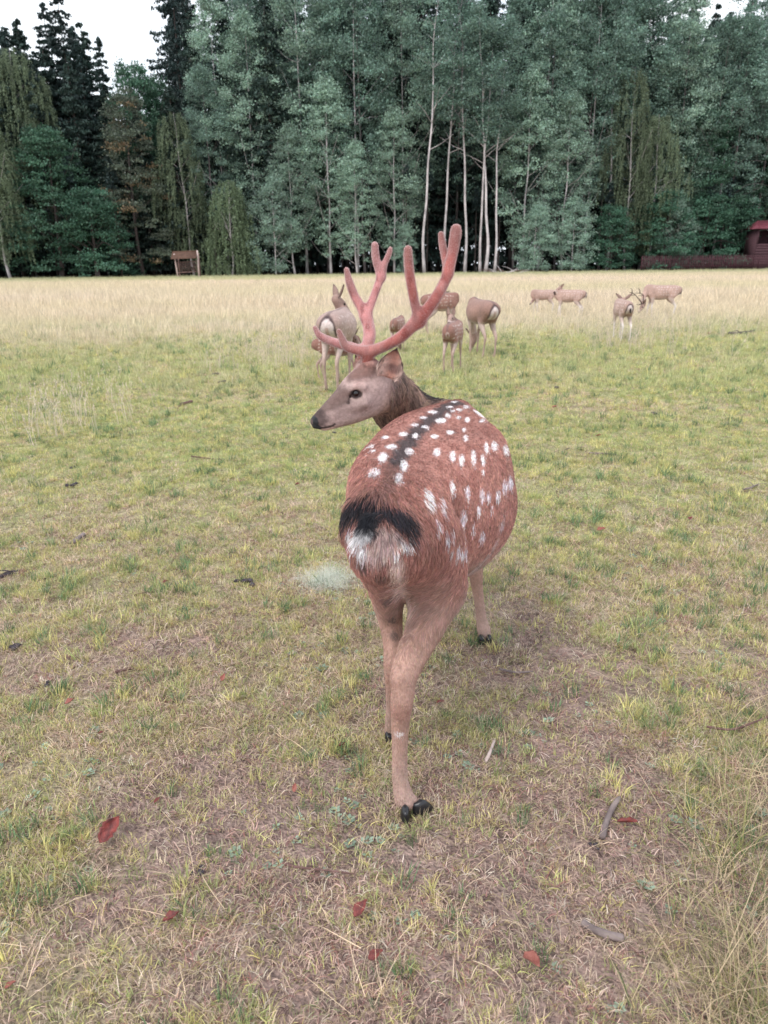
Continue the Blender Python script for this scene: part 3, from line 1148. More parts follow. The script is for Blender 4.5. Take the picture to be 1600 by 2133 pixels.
def layer(kind, y0, y1, dens, sc, keep, color, margin=1.4):
    p = wedge(y0, y1, dens, rng, margin)
    bare, dry = patch_fields(p)
    k = rng.random(len(p)) < keep(bare, dry, p)
    p, bare, dry = p[k], bare[k], dry[k]
    allp.append(p)
    alls.append(sc * rng.uniform(.65, 1.35, len(p)))
    alli.append(rng.integers(*I0[kind], len(p)))
    allc.append(color(bare, dry, p))


cl = lambda p: fbm(p, 6.5, 71, 2)                    # clumping
green = lambda b_, d, p: tints(len(p), d, rng)
_sw = np.array([[.58, .44, .35], [.48, .33, .28], [.34, .17, .15], [.11, .065, .062], [.66, .55, .46], [.42, .36, .18]])
strawc = lambda b_, d, p: _sw[rng.choice(6, len(p), p=[.27, .25, .12, .12, .10, .14])] * rng.uniform(.7, 1.25, (len(p), 1)) * rng.uniform(.94, 1.06, (len(p), 3))
lush = lambda b_, d, p: np.where((rng.random(len(p)) < .5)[:, None], Dg, np.where((rng.random(len(p)) < .5)[:, None], Gn, Yl)) * rng.uniform(.8, 1.3, (len(p), 1))
weedc = lambda b_, d, p: np.array([.24, .31, .235]) * rng.uniform(.7, 1.3, (len(p), 1))
for (y0, y1, d, s) in [(.75, 2.2, 2300, .9), (2.2, 4.0, 1500, 1.0), (4.0, 7.0, 850, 1.15), (7.0, 10, 400, 1.5), (10, 15, 170, 2.1), (15, 20, 60, 2.6)]:
    layer('short', y0, y1, d * 1.7, s, lambda b_, dr, p: (1 - .72 * b_) * (.42 + .58 * sstep(.35, .6, cl(p))), green)
    layer('straw', y0, y1, d * 1.45, s, lambda b_, dr, p: np.clip(.50 + .5 * dr - .15 * b_, 0, 1) * (.35 + .65 * sstep(.36, .52, fbm(p, 4.3, 123, 3))) * (1 - .55 * sstep(3.5, 6, p[:, 1])), strawc)
    layer('tufty', y0, y1, d * .17, s, lambda b_, dr, p: (1 - .6 * b_) * sstep(.5, .62, cl(p)), lush)
    if y1 < 5:
        layer('weeds', y0, y1, d * .07, s * .8, lambda b_, dr, p: sstep(.52, .66, fbm(p, 3.1, 90, 2)), weedc)
for hx, hy in [tuple(G(843, 1703)[:2]), tuple(G(884, 1694)[:2]), tuple(G(808, 1540)[:2]), tuple(G(1010, 1338)[:2]), (.183, 2.825)]:
    n_h = 26
    a_h = rng.uniform(0, 6.28, n_h)
    r_h = rng.uniform(.028, .075, n_h)
    ph = np.column_stack([hx + np.cos(a_h) * r_h, hy + np.sin(a_h) * r_h * .8, np.zeros(n_h)])
    ph[:, 2] = ground_z(ph)
    allp.append(ph); alls.append(rng.uniform(.5, .95, n_h)); alli.append(rng.integers(0, 19, n_h)); allc.append(tints(n_h, np.full(n_h, .6), rng))
scatter('grass', protos, np.vstack(allp), np.concatenate(alls), rng.uniform(0, 6.28, sum(map(len, allp))), np.vstack(allc), idx=np.concatenate(alli),
        tilt=rng.normal(0, .12, (sum(map(len, allp)), 2)))

# meadow beyond: larger, taller dry grass
tall = [blades(16, .30, .10, .006, .35, rng) for _ in range(6)]
mid = [blades(22, .10, .10, .0055, .5, rng) for _ in range(6)]
seedy = [blades(5, .42, .05, .0032, .3, rng, seed_head=True) for _ in range(4)]
P2, S2, I2, C2 = [], [], [], []
DRY, TAN2, FG = np.array([.76, .64, .52]), np.array([.67, .60, .38]), np.array([.46, .50, .22])
for (y0, y1, dn, hs) in [(9, 16, 60, .8), (16, 26, 45, 1.2), (26, 50, 18, 1.9), (50, 108, 7.5, 2.6)]:
    p = wedge(y0, y1, dn, rng, 1.35)
    e = np.interp(p[:, 0], [EDGE(-100)[0], EDGE(800)[0], EDGE(1700)[0]], [EDGE(-100)[1], EDGE(800)[1], EDGE(1700)[1]])
    p = p[p[:, 1] < e + 1.0]
    e = np.interp(p[:, 0], [EDGE(-100)[0], EDGE(800)[0], EDGE(1700)[0]], [EDGE(-100)[1], EDGE(800)[1], EDGE(1700)[1]])
    _, dry = patch_fields(p)
    far = sstep(5, 30, p[:, 1] + 18 * (fbm(p * np.array([.5, 1, 1]), .22, 131, 3) - .5))
    gr = fbm(p * np.array([.35, 1, 1]), .11, 99, 3)
    c = cmix(np.tile(FG, (len(p), 1)), TAN2, np.clip(dry * .9, 0, 1))
    c = cmix(c, DRY, np.clip(far * (.45 + 1.5 * (gr - .35)) , 0, 1))
    c = cmix(c, np.array([.42, .45, .25]), .8 * sstep(30, 8, e - p[:, 1]) * (e - p[:, 1] > -2))
    istall = rng.random(len(p)) < np.clip(.02 + .75 * far * (dry * .6 + .5), 0, .9)
    # tall grass on the right third starts nearer
    P2.append(p)
    S2.append(hs * rng.uniform(.6, 1.25, len(p)) * np.where(istall, .85 - .35 * sstep(26, 60, p[:, 1]), 1))
    I2.append(np.where(istall, rng.integers(0, 6, len(p)), rng.integers(6, 12, len(p))))
    C2.append(c * rng.uniform(.8, 1.2, (len(p), 1)))
# loose stands of seeding stalks
for (px, py, n_, sp) in [(560, 760, 50, .5), (600, 745, 40, .4), (1300, 720, 60, .5), (1220, 700, 60, 1.2), (1390, 690, 70, 1.2), (150, 880, 40, .35), (180, 720, 40, .8), (1440, 690, 40, .8), (700, 720, 30, .6), (1120, 665, 60, 1.2), (1330, 670, 60, 1.0),
                         (1560, 1000, 22, .5), (1500, 1150, 18, .4), (60, 1010, 16, .3), (840, 690, 40, .8)]:
    g = G(px, py)
    p = np.column_stack([rng.normal(g[0], sp, n_), rng.normal(g[1], sp * 1.5, n_), np.zeros(n_)])
    P2.append(p); S2.append(np.clip(rng.uniform(.7, 1.3, n_) * (1 if g[1] > 6 else .45), 0, 2)); I2.append(rng.integers(12, 16, n_)); C2.append(DRY * .85 * rng.uniform(.8, 1.15, (n_, 1)))
p2 = np.vstack(P2)
scatter('meadow_grass', tall + mid + seedy, p2, np.concatenate(S2), rng.uniform(0, 6.28, len(p2)), np.vstack(C2), idx=np.concatenate(I2), tilt=rng.normal(0, .10, (len(p2), 2)))

# rank dry grass at the right foreground edge
rank = [blades(8, .34, .07, .0030, 1.0, rng, segs=5) for _ in range(5)] + [blades(4, .34, .06, .0034, 1.0, rng, segs=6, lay=.55) for _ in range(5)]
P3, C3, S3 = [], [], []
for k_ in range(340):
    px, py = 1600 - abs(rng.normal(0, 150)), rng.uniform(1480, 2250)
    if rng.random() > sstep(1250, 1560, np.array([px + (py - 1800) * .12]))[0] * .9 + .1:
        continue
    g = G(px + 30, py)
    P3.append([g[0], g[1], 0]); S3.append(rng.uniform(.25, .75))
    C3.append((np.array([.55, .43, .29]) if rng.random() < .55 else np.array([.13, .17, .07]) if rng.random() < .6 else np.array([.30, .29, .12])) * rng.uniform(.7, 1.2))
for k_ in range(150):       # thin straws lying about everywhere in front
    g = G(rng.uniform(-100, 1700), rng.uniform(1150, 2200))
    P3.append([g[0], g[1], .002]); S3.append(rng.uniform(.25, .55)); C3.append(np.array([.62, .48, .34]) * rng.uniform(.8, 1.2))
n3 = len(P3)
ix = rng.integers(0, 10, n3); ix[-150:] = rng.integers(5, 10, 150)
scatter('rank_grass', rank, np.array(P3), S3, rng.uniform(0, 6.28, n3), np.array(C3), idx=ix, tilt=rng.normal(0, .25, (n3, 2)))
# ------------------------------------------------------------------ the spotted stag in the foreground
def seg_dist(p, a, b):
    a, b = np.asarray(a, float), np.asarray(b, float)
    d = b - a
    t = np.clip(((p - a) @ d) / (d @ d), 0, 1)
    return np.linalg.norm(p - a - t[:, None] * d, axis=1), t


def poly_dist(p, pts):
    D = None
    for i in range(len(pts) - 1):
        d, _ = seg_dist(p, pts[i], pts[i + 1])
        D = d if D is None else np.minimum(D, d)
    return D


fur_mat = mat_tint('fur', rough=0.55, noise_amt=0.08, nscale=30, spec=0.25, geo=None)
skin_mat = mat_tint('hide', rough=0.8, noise_amt=0.18, nscale=90, bump=0.35, bscale=260, spec=0.15, sheen=0.1)
hoof_mat = mat_plain('hoof_horn', (0.014, 0.013, 0.016), rough=0.35, spec=0.5)
eye_mat = mat_plain('eye', (0.010, 0.004, 0.004), rough=0.10, spec=0.5, coat=0.3)
nose_mat = mat_noise('nose_pad', (0.006, 0.006, 0.008), (0.014, 0.013, 0.016), scale=60, rough=0.36, bump=0.5, bscale=500, spec=0.4)
velvet_mat = mat_tint('antler_velvet', rough=0.9, noise_amt=0.22, nscale=34, bump=0.5, bscale=330, spec=0.10, sheen=0.9, stretch=(1, 1, 1))


def hoof(name, parent, pos, toe, size=0.05, mat=hoof_mat, splay=0.0, origin=None, n=7):
    """one claw of a cloven hoof: flat sole, rounded wall that rises from a pointed toe to the heel"""
    toe = nrm(np.array([toe[0], toe[1], 0.0]))
    sd = np.array([-toe[1], toe[0], 0])
    L, W, H = size, size * 0.42, size * 0.78
    rings = []
    m = 10
    an = np.linspace(0, 2 * math.pi, m, endpoint=False)
    H = size * 0.56
    prof = [(0.0, 1.0, 0.0), (0.12, 1.06, 0.0), (0.45, 0.98, 0.06), (0.8, 0.82, 0.16), (1.0, 0.66, 0.24), (1.08, 0.3, 0.28)]
    V = []
    for h, s, back in prof:
        for a in an:
            lx = math.cos(a)
            ly = math.sin(a)
            fx = lx * (0.5 if lx > 0 else 0.42) * L * s * (1.0 - 0.25 * h if lx > 0 else 1)
            fy = ly * 0.5 * W * s * (1 - 0.45 * max(lx, 0) ** 2)
            V.append(np.array(pos) + toe * (fx - back * L * 0.6) + sd * fy + np.array([0, 0, h * H * (1.0 if lx > -0.2 else 0.86)]))
    V = np.array(V)
    Q = []
    for i in range(len(prof) - 1):
        for j in range(m):
            k = (j + 1) % m
            Q.append((i * m + j, i * m + k, (i + 1) * m + k, (i + 1) * m + j))
    T = []
    V = np.vstack([V, V[:m].mean(0), V[-m:].mean(0)])
    c0, c1 = len(V) - 2, len(V) - 1
    for j in range(m):
        k = (j + 1) % m
        T.append((c0, k, j))
        T.append((c1, (len(prof) - 1) * m + j, (len(prof) - 1) * m + k))
    if origin is not None:
        V = V - origin
    return link(name, mesh(name, V, [Q, T]), mat, parent)


def ear_mesh(base, tip, face, width, cup=0.5, nu=14, nv=11, thick=0.004):
    """a cupped leaf-shaped ear: base and tip points, face = direction the opening looks"""
    base, tip = np.array(base, float), np.array(tip, float)
    ax = tip - base
    L = np.linalg.norm(ax)
    ax /= L
    face = nrm(face - ax * np.dot(face, ax))
    sd = np.cross(ax, face)
    V = []
    uu = np.linspace(0, 1, nu)
    vv = np.linspace(-1, 1, nv)
    for layer in (0, 1):
        for u in uu:
            w = width * 0.5 * (math.sin(math.pi * min(1, 0.16 + 0.84 * u) ** 0.85) ** 0.75) * (1 if u < 0.999 else 0.02)
            w = max(w, width * 0.02)
            c = cup * (1.0 - 0.55 * u)
            for v in vv:
                lat = w * math.sin(v * (1.2 + c * 0.7)) / math.sin(1.2 + c * 0.7) if c > 0 else w * v
                dep = width * 0.5 * c * (v * v) - width * 0.3 * c
                rim = 1 - abs(v) ** 4
                V.append(base + ax * (L * u) + sd * lat + face * (dep - (thick * rim if layer else 0) - 0.02 * L * u * u))
    V = np.array(V)
    n = nu * nv
    Q = []
    for i in range(nu - 1):
        for j in range(nv - 1):
            a = i * nv + j
            Q.append((a, a + 1, a + nv + 1, a + nv))
            b = a + n
            Q.append((b + nv, b + nv + 1, b + 1, b))
    for i in range(nu - 1):
        for j in (0, nv - 1):
            a = i * nv + j
            Q.append((a, a + nv, a + nv + n, a + n) if j == 0 else (a + n, a + nv + n, a + nv, a))
    for j in range(nv - 1):
        for i in (0, nu - 1):
            a = i * nv + j
            Q.append((a + n, a + 1 + n, a + 1, a) if i == 0 else (a, a + 1, a + 1 + n, a + n))
    uvl = np.array([(u, v, l) for l in (0, 1) for u in uu for v in vv])
    return V, np.array(Q), uvl


def tail_mesh(pts, rads, flat=0.6):
    V, Q, T = tube(catmull(pts, 5), catmull(np.array(rads)[:, None], 5)[:, 0], sides=12)
    return V, Q, T


def make_stag():
    ORG = np.array([0.16, 2.3, 0.0])
    root = empty('spotted_stag', ORG)
    tag(root, 'large white-spotted red stag in the foreground with pink velvet antlers, head turned left', 'deer')
    F = Field((-0.42, 1.45, -0.01), (0.56, 3.08, 1.27), 0.0058)
    # --- trunk
    trunk = [(-0.008, 1.70, 0.80, 0.075, 0.075), (0.030, 1.80, 0.79, 0.112, 0.112), (0.070, 1.98, 0.775, 0.150, 0.155),
             (0.130, 2.18, 0.73, 0.230, 0.215), (0.190, 2.36, 0.715, 0.252, 0.238), (0.225, 2.54, 0.715, 0.205, 0.240),
             (0.262, 2.70, 0.745, 0.155, 0.225), (0.275, 2.84, 0.775, 0.112, 0.175), (0.26, 2.93, 0.78, 0.07, 0.12)]
    F.chain(trunk, k=0.02, n=6)
    # belly line and withers
    F.chain([P(955, 857, 2.72).tolist() + [0.036, 0.036], P(905, 885, 2.55).tolist() + [0.03, 0.03]], k=0.07, n=4)
    F.chain([P(782, 1075, 1.84).tolist() + [.072, .080], P(790, 1008, 2.03).tolist() + [.088, .088], P(820, 968, 2.24).tolist() + [.102, .102], P(862, 932, 2.43).tolist() + [.112, .112], P(905, 908, 2.60).tolist() + [.103, .103], P(937, 908, 2.70).tolist() + [.09, .095]], k=0.05, n=5)
    F.chain([P(975, 1000, 2.22).tolist() + [.105, .105], P(997, 944, 2.45).tolist() + [.097, .097], P(975, 908, 2.64).tolist() + [.078, .078]], k=0.06, n=5)
    # haunches
    F.chain([(0.075, 1.88, 0.80, 0.095, 0.11), (0.125, 1.93, 0.70, 0.098, 0.12), (0.150, 1.95, 0.60, 0.078, 0.10)], k=0.06, n=4, up=(0, 1, 0))
    F.chain([(-0.02, 1.84, 0.80, 0.062, 0.08), P(777, 1115, 1.85).tolist() + [0.052, 0.075], P(795, 1175, 1.89).tolist() + [0.055, 0.075]], k=0.05, n=4, up=(0, 1, 0))
    # right hind leg: (px, py, depth, side radius, front-back radius)
    rh = [(893, 1130, 1.93, .096, .105), (905, 1215, 1.93, .075, .095), (893, 1285, 1.86, .055, .070), (868, 1350, 1.79, .040, .050), (845, 1408, 1.735, .031, .040),
          (838, 1455, 1.715, .030, .035), (834, 1510, 1.725, .0235, .025), (833, 1570, 1.735, .0205, .021), (834, 1625, 1.745, .0215, .022), (842, 1662, 1.745, .028, .028)]
    F.chain([P(a, b, c).tolist() + [d, e] for a, b, c, d, e in rh], k=0.045, n=5, up=(0, 1, 0))
    F.chain([P(848, 1675, 1.735).tolist() + [.017, .02], P(843, 1690, 1.735).tolist() + [.013, .016]], k=0.015, n=3, up=(0, 1, 0))
    F.chain([P(858, 1672, 1.745).tolist() + [.018, .02], P(868, 1690, 1.745).tolist() + [.015, .017]], k=0.015, n=3, up=(0, 1, 0))
    # point of the hock and the tendon above it
    F.chain([P(829, 1408, 1.705).tolist() + [.012, .013], P(850, 1345, 1.765).tolist() + [.010, .010]], k=0.05, n=3)
    # left hind leg
    lh = [(797, 1150, 1.88, .062, .085), (803, 1215, 1.93, .050, .070), (812, 1280, 1.97, .037, .052), (818, 1335, 1.95, .028, .038), (817, 1385, 1.92, .024, .030),
          (819, 1425, 1.94, .0225, .024), (818, 1470, 1.99, .0185, .019), (816, 1505, 2.045, .021, .021), (814, 1525, 2.08, .019, .019)]
    F.chain([P(a, b, c).tolist() + [d, e] for a, b, c, d, e in lh], k=0.035, n=5, up=(0, 1, 0))
    # right fore leg
    rf = [(0.335, 2.72, 0.66, .075, .10), (0.365, 2.70, 0.52, .05, .065), P(984, 1150, 2.70).tolist() + [.032, .04], P(990, 1185, 2.70).tolist() + [.029, .031], P(993, 1215, 2.71).tolist() + [.0235, .024],
          P(998, 1250, 2.72).tolist() + [.0195, .02], P(1003, 1290, 2.735).tolist() + [.022, .022], P(1008, 1312, 2.73).tolist() + [.027, .025], P(1010, 1324, 2.725).tolist() + [.026, .022]]
    F.chain(rf, k=0.04, n=5, up=(0, 1, 0))
    # left fore leg
    lf = [(0.185, 2.78, 0.66, .07, .10), (0.18, 2.80, 0.52, .045, .06), (0.185, 2.83, 0.36, .029, .032), (0.187, 2.83, 0.31, .027, .029), (0.185, 2.83, 0.20, .019, .019), (0.183, 2.84, 0.09, .023, .023), (0.183, 2.82, 0.05, .026, .022)]
    F.chain([list(s) for s in lf], k=0.04, n=5, up=(0, 1, 0))
    # --- neck
    nk = [P(920, 922, 2.86).tolist() + [.125, .150], P(878, 893, 2.90).tolist() + [.105, .120], P(843, 866, 2.90).tolist() + [.094, .100], P(818, 838, 2.86).tolist() + [.085, .090], P(803, 808, 2.79).tolist() + [.074, .080]]
    F.chain(nk, k=0.05, n=6, up=(0, 0, 1))
    F.chain([P(930, 868, 2.80).tolist() + [.035, .04], P(880, 852, 2.88).tolist() + [.03, .035], P(840, 815, 2.86).tolist() + [.025, .03]], k=0.06, n=4)
    # --- head (left side towards the camera), upper line then jaw
    HY = 2.70
    hd = [P(803, 800, 2.78).tolist() + [.062, .066], P(775, 800, HY + .03).tolist() + [.064, .078], P(748, 815, HY).tolist() + [.060, .072], P(722, 835, HY - .02).tolist() + [.047, .056],
          P(700, 850, HY - .035).tolist() + [.038, .044], P(682, 864, HY - .045).tolist() + [.032, .036], P(668, 874, HY - .05).tolist() + [.029, .030], P(660, 878, HY - .055).tolist() + [.024, .024]]
    F.chain(hd, k=0.025, n=6)
    jaw = [P(785, 835, HY + .04).tolist() + [.042, .048], P(760, 853, HY + .01).tolist() + [.038, .036], P(730, 868, HY - .02).tolist() + [.030, .028], P(700, 880, HY - .035).tolist() + [.024, .019], P(678, 888, HY - .045).tolist() + [.018, .011]]
    F.chain(jaw, k=0.035, n=5)
    # skull top / pedicles
    F.chain([P(772, 764, HY).tolist() + [.034, .032], P(768, 785, HY + .02).tolist() + [.048, .04]], k=0.03, n=3)
    F.chain([P(755, 762, HY + .12).tolist() + [.028, .028], P(762, 785, HY + .07).tolist() + [.04, .04]], k=0.03, n=3)
    # brow ridge over the eye, cheek, lower lid
    F.chain([P(757, 806, HY - .052).tolist() + [.010, .009], P(742, 806, HY - .056).tolist() + [.012, .010], P(727, 816, HY - .045).tolist() + [.009, .008]], k=0.022, n=4)
    F.chain([P(760, 838, HY - .045).tolist() + [.018, .016], P(735, 845, HY - .042).tolist() + [.012, .010]], k=0.03, n=4)
    # eye socket, tear pit, mouth and nostril
    F.chain([P(741, 820, HY - .064).tolist() + [.017, .012]], k=0.012, carve=True)
    F.chain([P(729, 826, HY - .058).tolist() + [.005, .005], P(726, 838, HY - .05).tolist() + [.004, .004]], k=0.008, n=3, carve=True)
    F.chain([P(662, 890, HY - .085).tolist() + [.004, .003], P(678, 888, HY - .082).tolist() + [.004, .003], P(694, 886, HY - .078).tolist() + [.004, .003], P(701, 878, HY - .074).tolist() + [.003, .003]], k=0.007, n=4, carve=True)
    # fold where the haunch meets the belly, and the hollow in front of the hip
    F.chain([P(955, 1060, 1.93).tolist() + [.012, .012], P(972, 1120, 1.93).tolist() + [.018, .018], P(975, 1175, 1.93).tolist() + [.018, .018]], k=0.05, n=4, carve=True)
    V, Q = F.surface()
    V = V.astype(np.float64)
    bvh = BVHTree.FromPolygons([tuple(v) for v in V], [tuple(q) for q in Q.tolist()])

    def hit(px, py):
        h = bvh.ray_cast(Vector((0, 0, CAM_H)), Vector(ray(px, py)))
        return np.array(h[0]) if h[0] is not None else None

    def line(pts):
        r = [hit(*p) for p in pts]
        return [q for q in r if q is not None]

    # --- coat: white spots (crop pixels: centre, half width, half height)
    raw = [(640, 332, 30, 15), (563, 415, 36, 18), (505, 487, 32, 32), (450, 585, 36, 30), (720, 270, 27, 10), (775, 222, 27, 9), (835, 186, 36, 11), (950, 150, 24, 7), (520, 352, 24, 12),
           (425, 412, 22, 14), (440, 442, 18, 10), (252, 725, 12, 45), (980, 118, 24, 7), (645, 540, 28, 38), (612, 620, 26, 36), (680, 445, 28, 24), (722, 343, 22, 17), (790, 285, 24, 11),
           (890, 243, 38, 17), (938, 208, 20, 14), (970, 178, 17, 8), (1015, 170, 22, 9), (1060, 150, 22, 10), (848, 348, 26, 14), (955, 320, 26, 15), (865, 452, 22, 28), (970, 480, 18, 34),
           (1028, 505, 17, 40), (1110, 485, 16, 52), (1172, 505, 14, 42), (1057, 358, 14, 24), (1045, 305, 13, 15), (1068, 238, 17, 17), (1010, 222, 13, 11), (1145, 195, 36, 14), (1172, 240, 20, 14),
           (1195, 420, 14, 38), (1248, 412, 19, 32), (1325, 435, 14, 32), (1372, 540, 11, 36), (1170, 580, 10, 12), (800, 752, 27, 68), (890, 790, 13, 56), (967, 685, 17, 44), (1068, 720, 18, 36),
           (1168, 740, 15, 38), (1207, 752, 15, 32), (1272, 745, 15, 38), (1145, 842, 13, 32), (1320, 675, 15, 32), (1355, 650, 15, 44), (860, 915, 17, 34), (930, 1003, 14, 46), (962, 975, 14, 30),
           (1035, 960, 20, 40), (1112, 965, 9, 38), (1170, 1012, 17, 34), (965, 1085, 13, 28), (1015, 1105, 17, 42), (1050, 1105, 17, 32), (1230, 825, 10, 12), (1400, 640, 8, 30), (1225, 200, 20, 10)]
    spots = []
    for x, y, w, h in raw:
        px, py = 640 + x / 3.2, 800 + y / 3.2
        c, e1, e2 = hit(px, py), hit(px + w / 3.2, py), hit(px, py + h / 3.2)
        if c is None:
            continue
        a = e1 - c if e1 is not None else np.array([w / 3.2 / 1500 * c[1], 0, 0])
        b = e2 - c if e2 is not None else np.array([0, 0, -h / 3.2 / 1500 * c[1]])
        a = a * min(1, 0.045 / max(np.linalg.norm(a), 1e-6))
        b = b * min(1, 0.06 / max(np.linalg.norm(b), 1e-6))
        spots.append((c, a, b))
    # the far flank carries the same kind of rows
    rg = np.random.default_rng(5)
    for i in range(34):
        y = rg.uniform(1.85, 2.75)
        z = rg.uniform(0.58, 0.86)
        h = bvh.ray_cast(Vector((-1.0, y, z)), Vector((1, 0, 0)))
        if h[0] is not None and h[0][0] < 0.14:
            c = np.array(h[0])
            spots.append((c, np.array([0, 0.016, 0.004]), np.array([0, -0.004, 0.009])))
    dorsal = line([(955, 838), (938, 844), (915, 860), (893, 876), (872, 895), (852, 917), (836, 942), (826, 962)])
    dorsal_lo = line([(826, 962), (812, 995), (795, 1030)])
    tear = line([(733, 824), (728, 828), (727, 834), (726, 840)])
    muz = line([(722, 818), (712, 822), (702, 829), (692, 838)])
    lips = line([(663, 890), (672, 891), (681, 890), (688, 888.5), (694, 887), (697, 884)])
    chin = line([(672, 895.5), (682, 895), (690, 893)])
    eye_hit = hit(741, 820)
    nape = line([(905, 838), (880, 824), (850, 800)]) + []
    black = line([(724, 1066), (733, 1053), (753, 1049), (772, 1056), (792, 1061), (812, 1064), (827, 1074), (837, 1088)])
    B = lambda px, py, r: (hit(px, py), r / 1480.0 * 1.85)
    whites = [B(733, 1108, 20), B(742, 1122, 19), B(754, 1138, 14), B(750, 1102, 13), B(836, 1125, 9), B(826, 1148, 9), B(848, 1106, 6), B(841, 1115, 7)]
    pinks = [B(795, 1108, 24), B(815, 1112, 18), B(775, 1145, 20), B(796, 1142, 22), B(812, 1140, 14)]
    darks = [B(752, 1170, 12), B(795, 1195, 16), B(806, 1215, 12), B(812, 1250, 12), B(818, 1290, 10), B(824, 1325, 8)]
    bellies = [B(1034, 1132, 13), B(1018, 1158, 18), B(996, 1180, 18), B(975, 1195, 12)]
    greys = [B(1047, 1092, 13), B(1052, 1075, 8), B(1010, 1118, 10)]
    inner = line([(822, 1165), (832, 1200), (846, 1240), (858, 1270)])
    nose_t, poll = P(660, 878, HY - .055), P(800, 795, HY + .06)
    eye_c = P(741, 820, HY - .05)
    neck_a, neck_b = P(803, 808, 2.79), P(890, 875, 2.90)
    C = lambda *a: np.array(a, dtype=np.float64)
    RED, DRED, TAN, PALE, WHITE = C(.425, .205, .168), C(.26, .105, .085), C(.44, .275, .225), C(.56, .41, .365), C(.85, .82, .84)
    GREYN, HEADC, BLK, BELLY = C(.32, .22, .185), C(.44, .32, .30), C(.013, .013, .018), C(.33, .27, .24)

    def mix(c, d, m):
        return c * (1 - m[:, None]) + d * m[:, None]

    def rumpz(p):
        return np.linalg.norm(p - whites[1][0], axis=1) < .16 if whites[1][0] is not None else np.zeros(len(p), bool)

    def coat(p, jitter=0.0, rng=None):
        n1 = fbm(p, 9, 3)
        n2 = fbm(p, 42, 8)
        n3 = fbm(p, 150, 12, 2)
        j = (n2 - 0.5) * 0.02 + (n3 - 0.5) * 0.012
        c = np.tile(RED, (len(p), 1)) * (0.70 + 0.42 * n1[:, None])
        c = mix(c, DRED, 0.7 * sstep(0.45, 0.72, n2))
        # legs and underside
        bodyc = np.interp(p[:, 1], [s[1] for s in trunk], [s[2] for s in trunk])
        bodyb = np.interp(p[:, 1], [s[1] for s in trunk], [s[4] for s in trunk])
        rel = (p[:, 2] - bodyc) / bodyb
        c = mix(c, RED * 1.25, sstep(0.3, -0.4, rel) * 0.4)
        c = mix(c, BELLY, sstep(-0.62, -0.88, rel + j * 6) * (p[:, 1] > 2.05))
        leg = sstep(0.71, 0.54, p[:, 2] + j * 2 + (n1 - 0.5) * 0.12)
        front = p[:, 1] > 2.4
        leg = np.where(front, sstep(0.52, 0.42, p[:, 2]), leg)
        c = mix(c, TAN * (0.85 + 0.3 * n2[:, None]), leg)
        # outer edge of the thigh goes pale, its middle stays red
        d, _ = seg_dist(p, P(945, 1180, 1.95), P(930, 1290, 1.88))
        c = mix(c, PALE * 0.85, 0.65 * sstep(0.07, 0.02, d))
        # darker red hock and paler shank
        c = mix(c, DRED * 1.2, 0.45 * sstep(0.045, 0.0, np.linalg.norm(p - P(838, 1478, 1.70), axis=1)))
        c = mix(c, WHITE, 0.9 * sstep(0.016, 0.006, np.linalg.norm((p - P(831, 1532, 1.70)) * np.array([0.7, 0.7, 1.5]), axis=1) + j * 0.4))
        c = mix(c, PALE * 0.9, 0.5 * sstep(0.30, 0.1, p[:, 2]))
        if inner:
            c = mix(c, PALE * 1.25, 0.9 * sstep(0.032, 0.012, poly_dist(p, inner) + j))
        for q, r in darks:
            if q is not None:
                c = mix(c, C(.13, .095, .088), 0.8 * sstep(r * 1.7, r * 0.6, np.linalg.norm(p - q, axis=1) + j))
        for q, r in bellies:
            if q is not None:
                c = mix(c, C(.50, .37, .34), 0.8 * sstep(r * 1.6, r * 0.7, np.linalg.norm(p - q, axis=1) + j * 1.5))
        for q, r in greys:
            if q is not None:
                c = mix(c, C(.52, .44, .46), 0.65 * sstep(r * 1.5, r * 0.6, np.linalg.norm(p - q, axis=1) + j * 2))
        # rump patch
        for q, r in pinks:
            if q is not None:
                c = mix(c, C(.46, .33, .31) * (0.6 + 0.8 * n3[:, None]), sstep(r * 1.3, r * 0.7, np.linalg.norm(p - q, axis=1) + j))
        for q, r in whites:
            if q is not None:
                c = mix(c, WHITE * 0.95, sstep(r * 1.25, r * 0.7, np.linalg.norm(p - q, axis=1) + j))
        # white spots
        fade = sstep(0.25, 0.5, n2)
        for q, a, b in spots:
            near = np.abs(p[:, 1] - q[1]) < 0.12
            if not near.any():
                continue
            v = p[near] - q
            G2 = np.array([[a @ a, a @ b], [a @ b, b @ b]])
            rhs = np.stack([v @ a, v @ b], 1)
            uv = np.linalg.solve(G2 + np.eye(2) * 1e-9, rhs.T).T
            off = v - uv[:, :1] * a - uv[:, 1:] * b
            dd = np.sqrt((uv ** 2).sum(1)) + (np.linalg.norm(off, axis=1) > 0.05) * 9 + j[near] * 26
            m = sstep(1.20, 0.74, dd) * (0.74 + 0.26 * fade[near])
            c[near] = mix(c[near], WHITE * C(.92, .90, .95) if q[2] < .88 else WHITE, m * (0.86 if q[2] < .88 else 1.0))
        if len(dorsal) > 1:
            c = mix(c, C(.060, .054, .060), 0.88 * sstep(0.036, 0.010, poly_dist(p, dorsal) + j * 1.6) * (p[:, 2] > 0.8) * (1 - sstep(0.45, 0.6, c[:, 2])))
            c = mix(c, C(.06, .045, .045), 0.5 * sstep(0.035, 0.0, poly_dist(p, dorsal_lo) + j * 1.4))
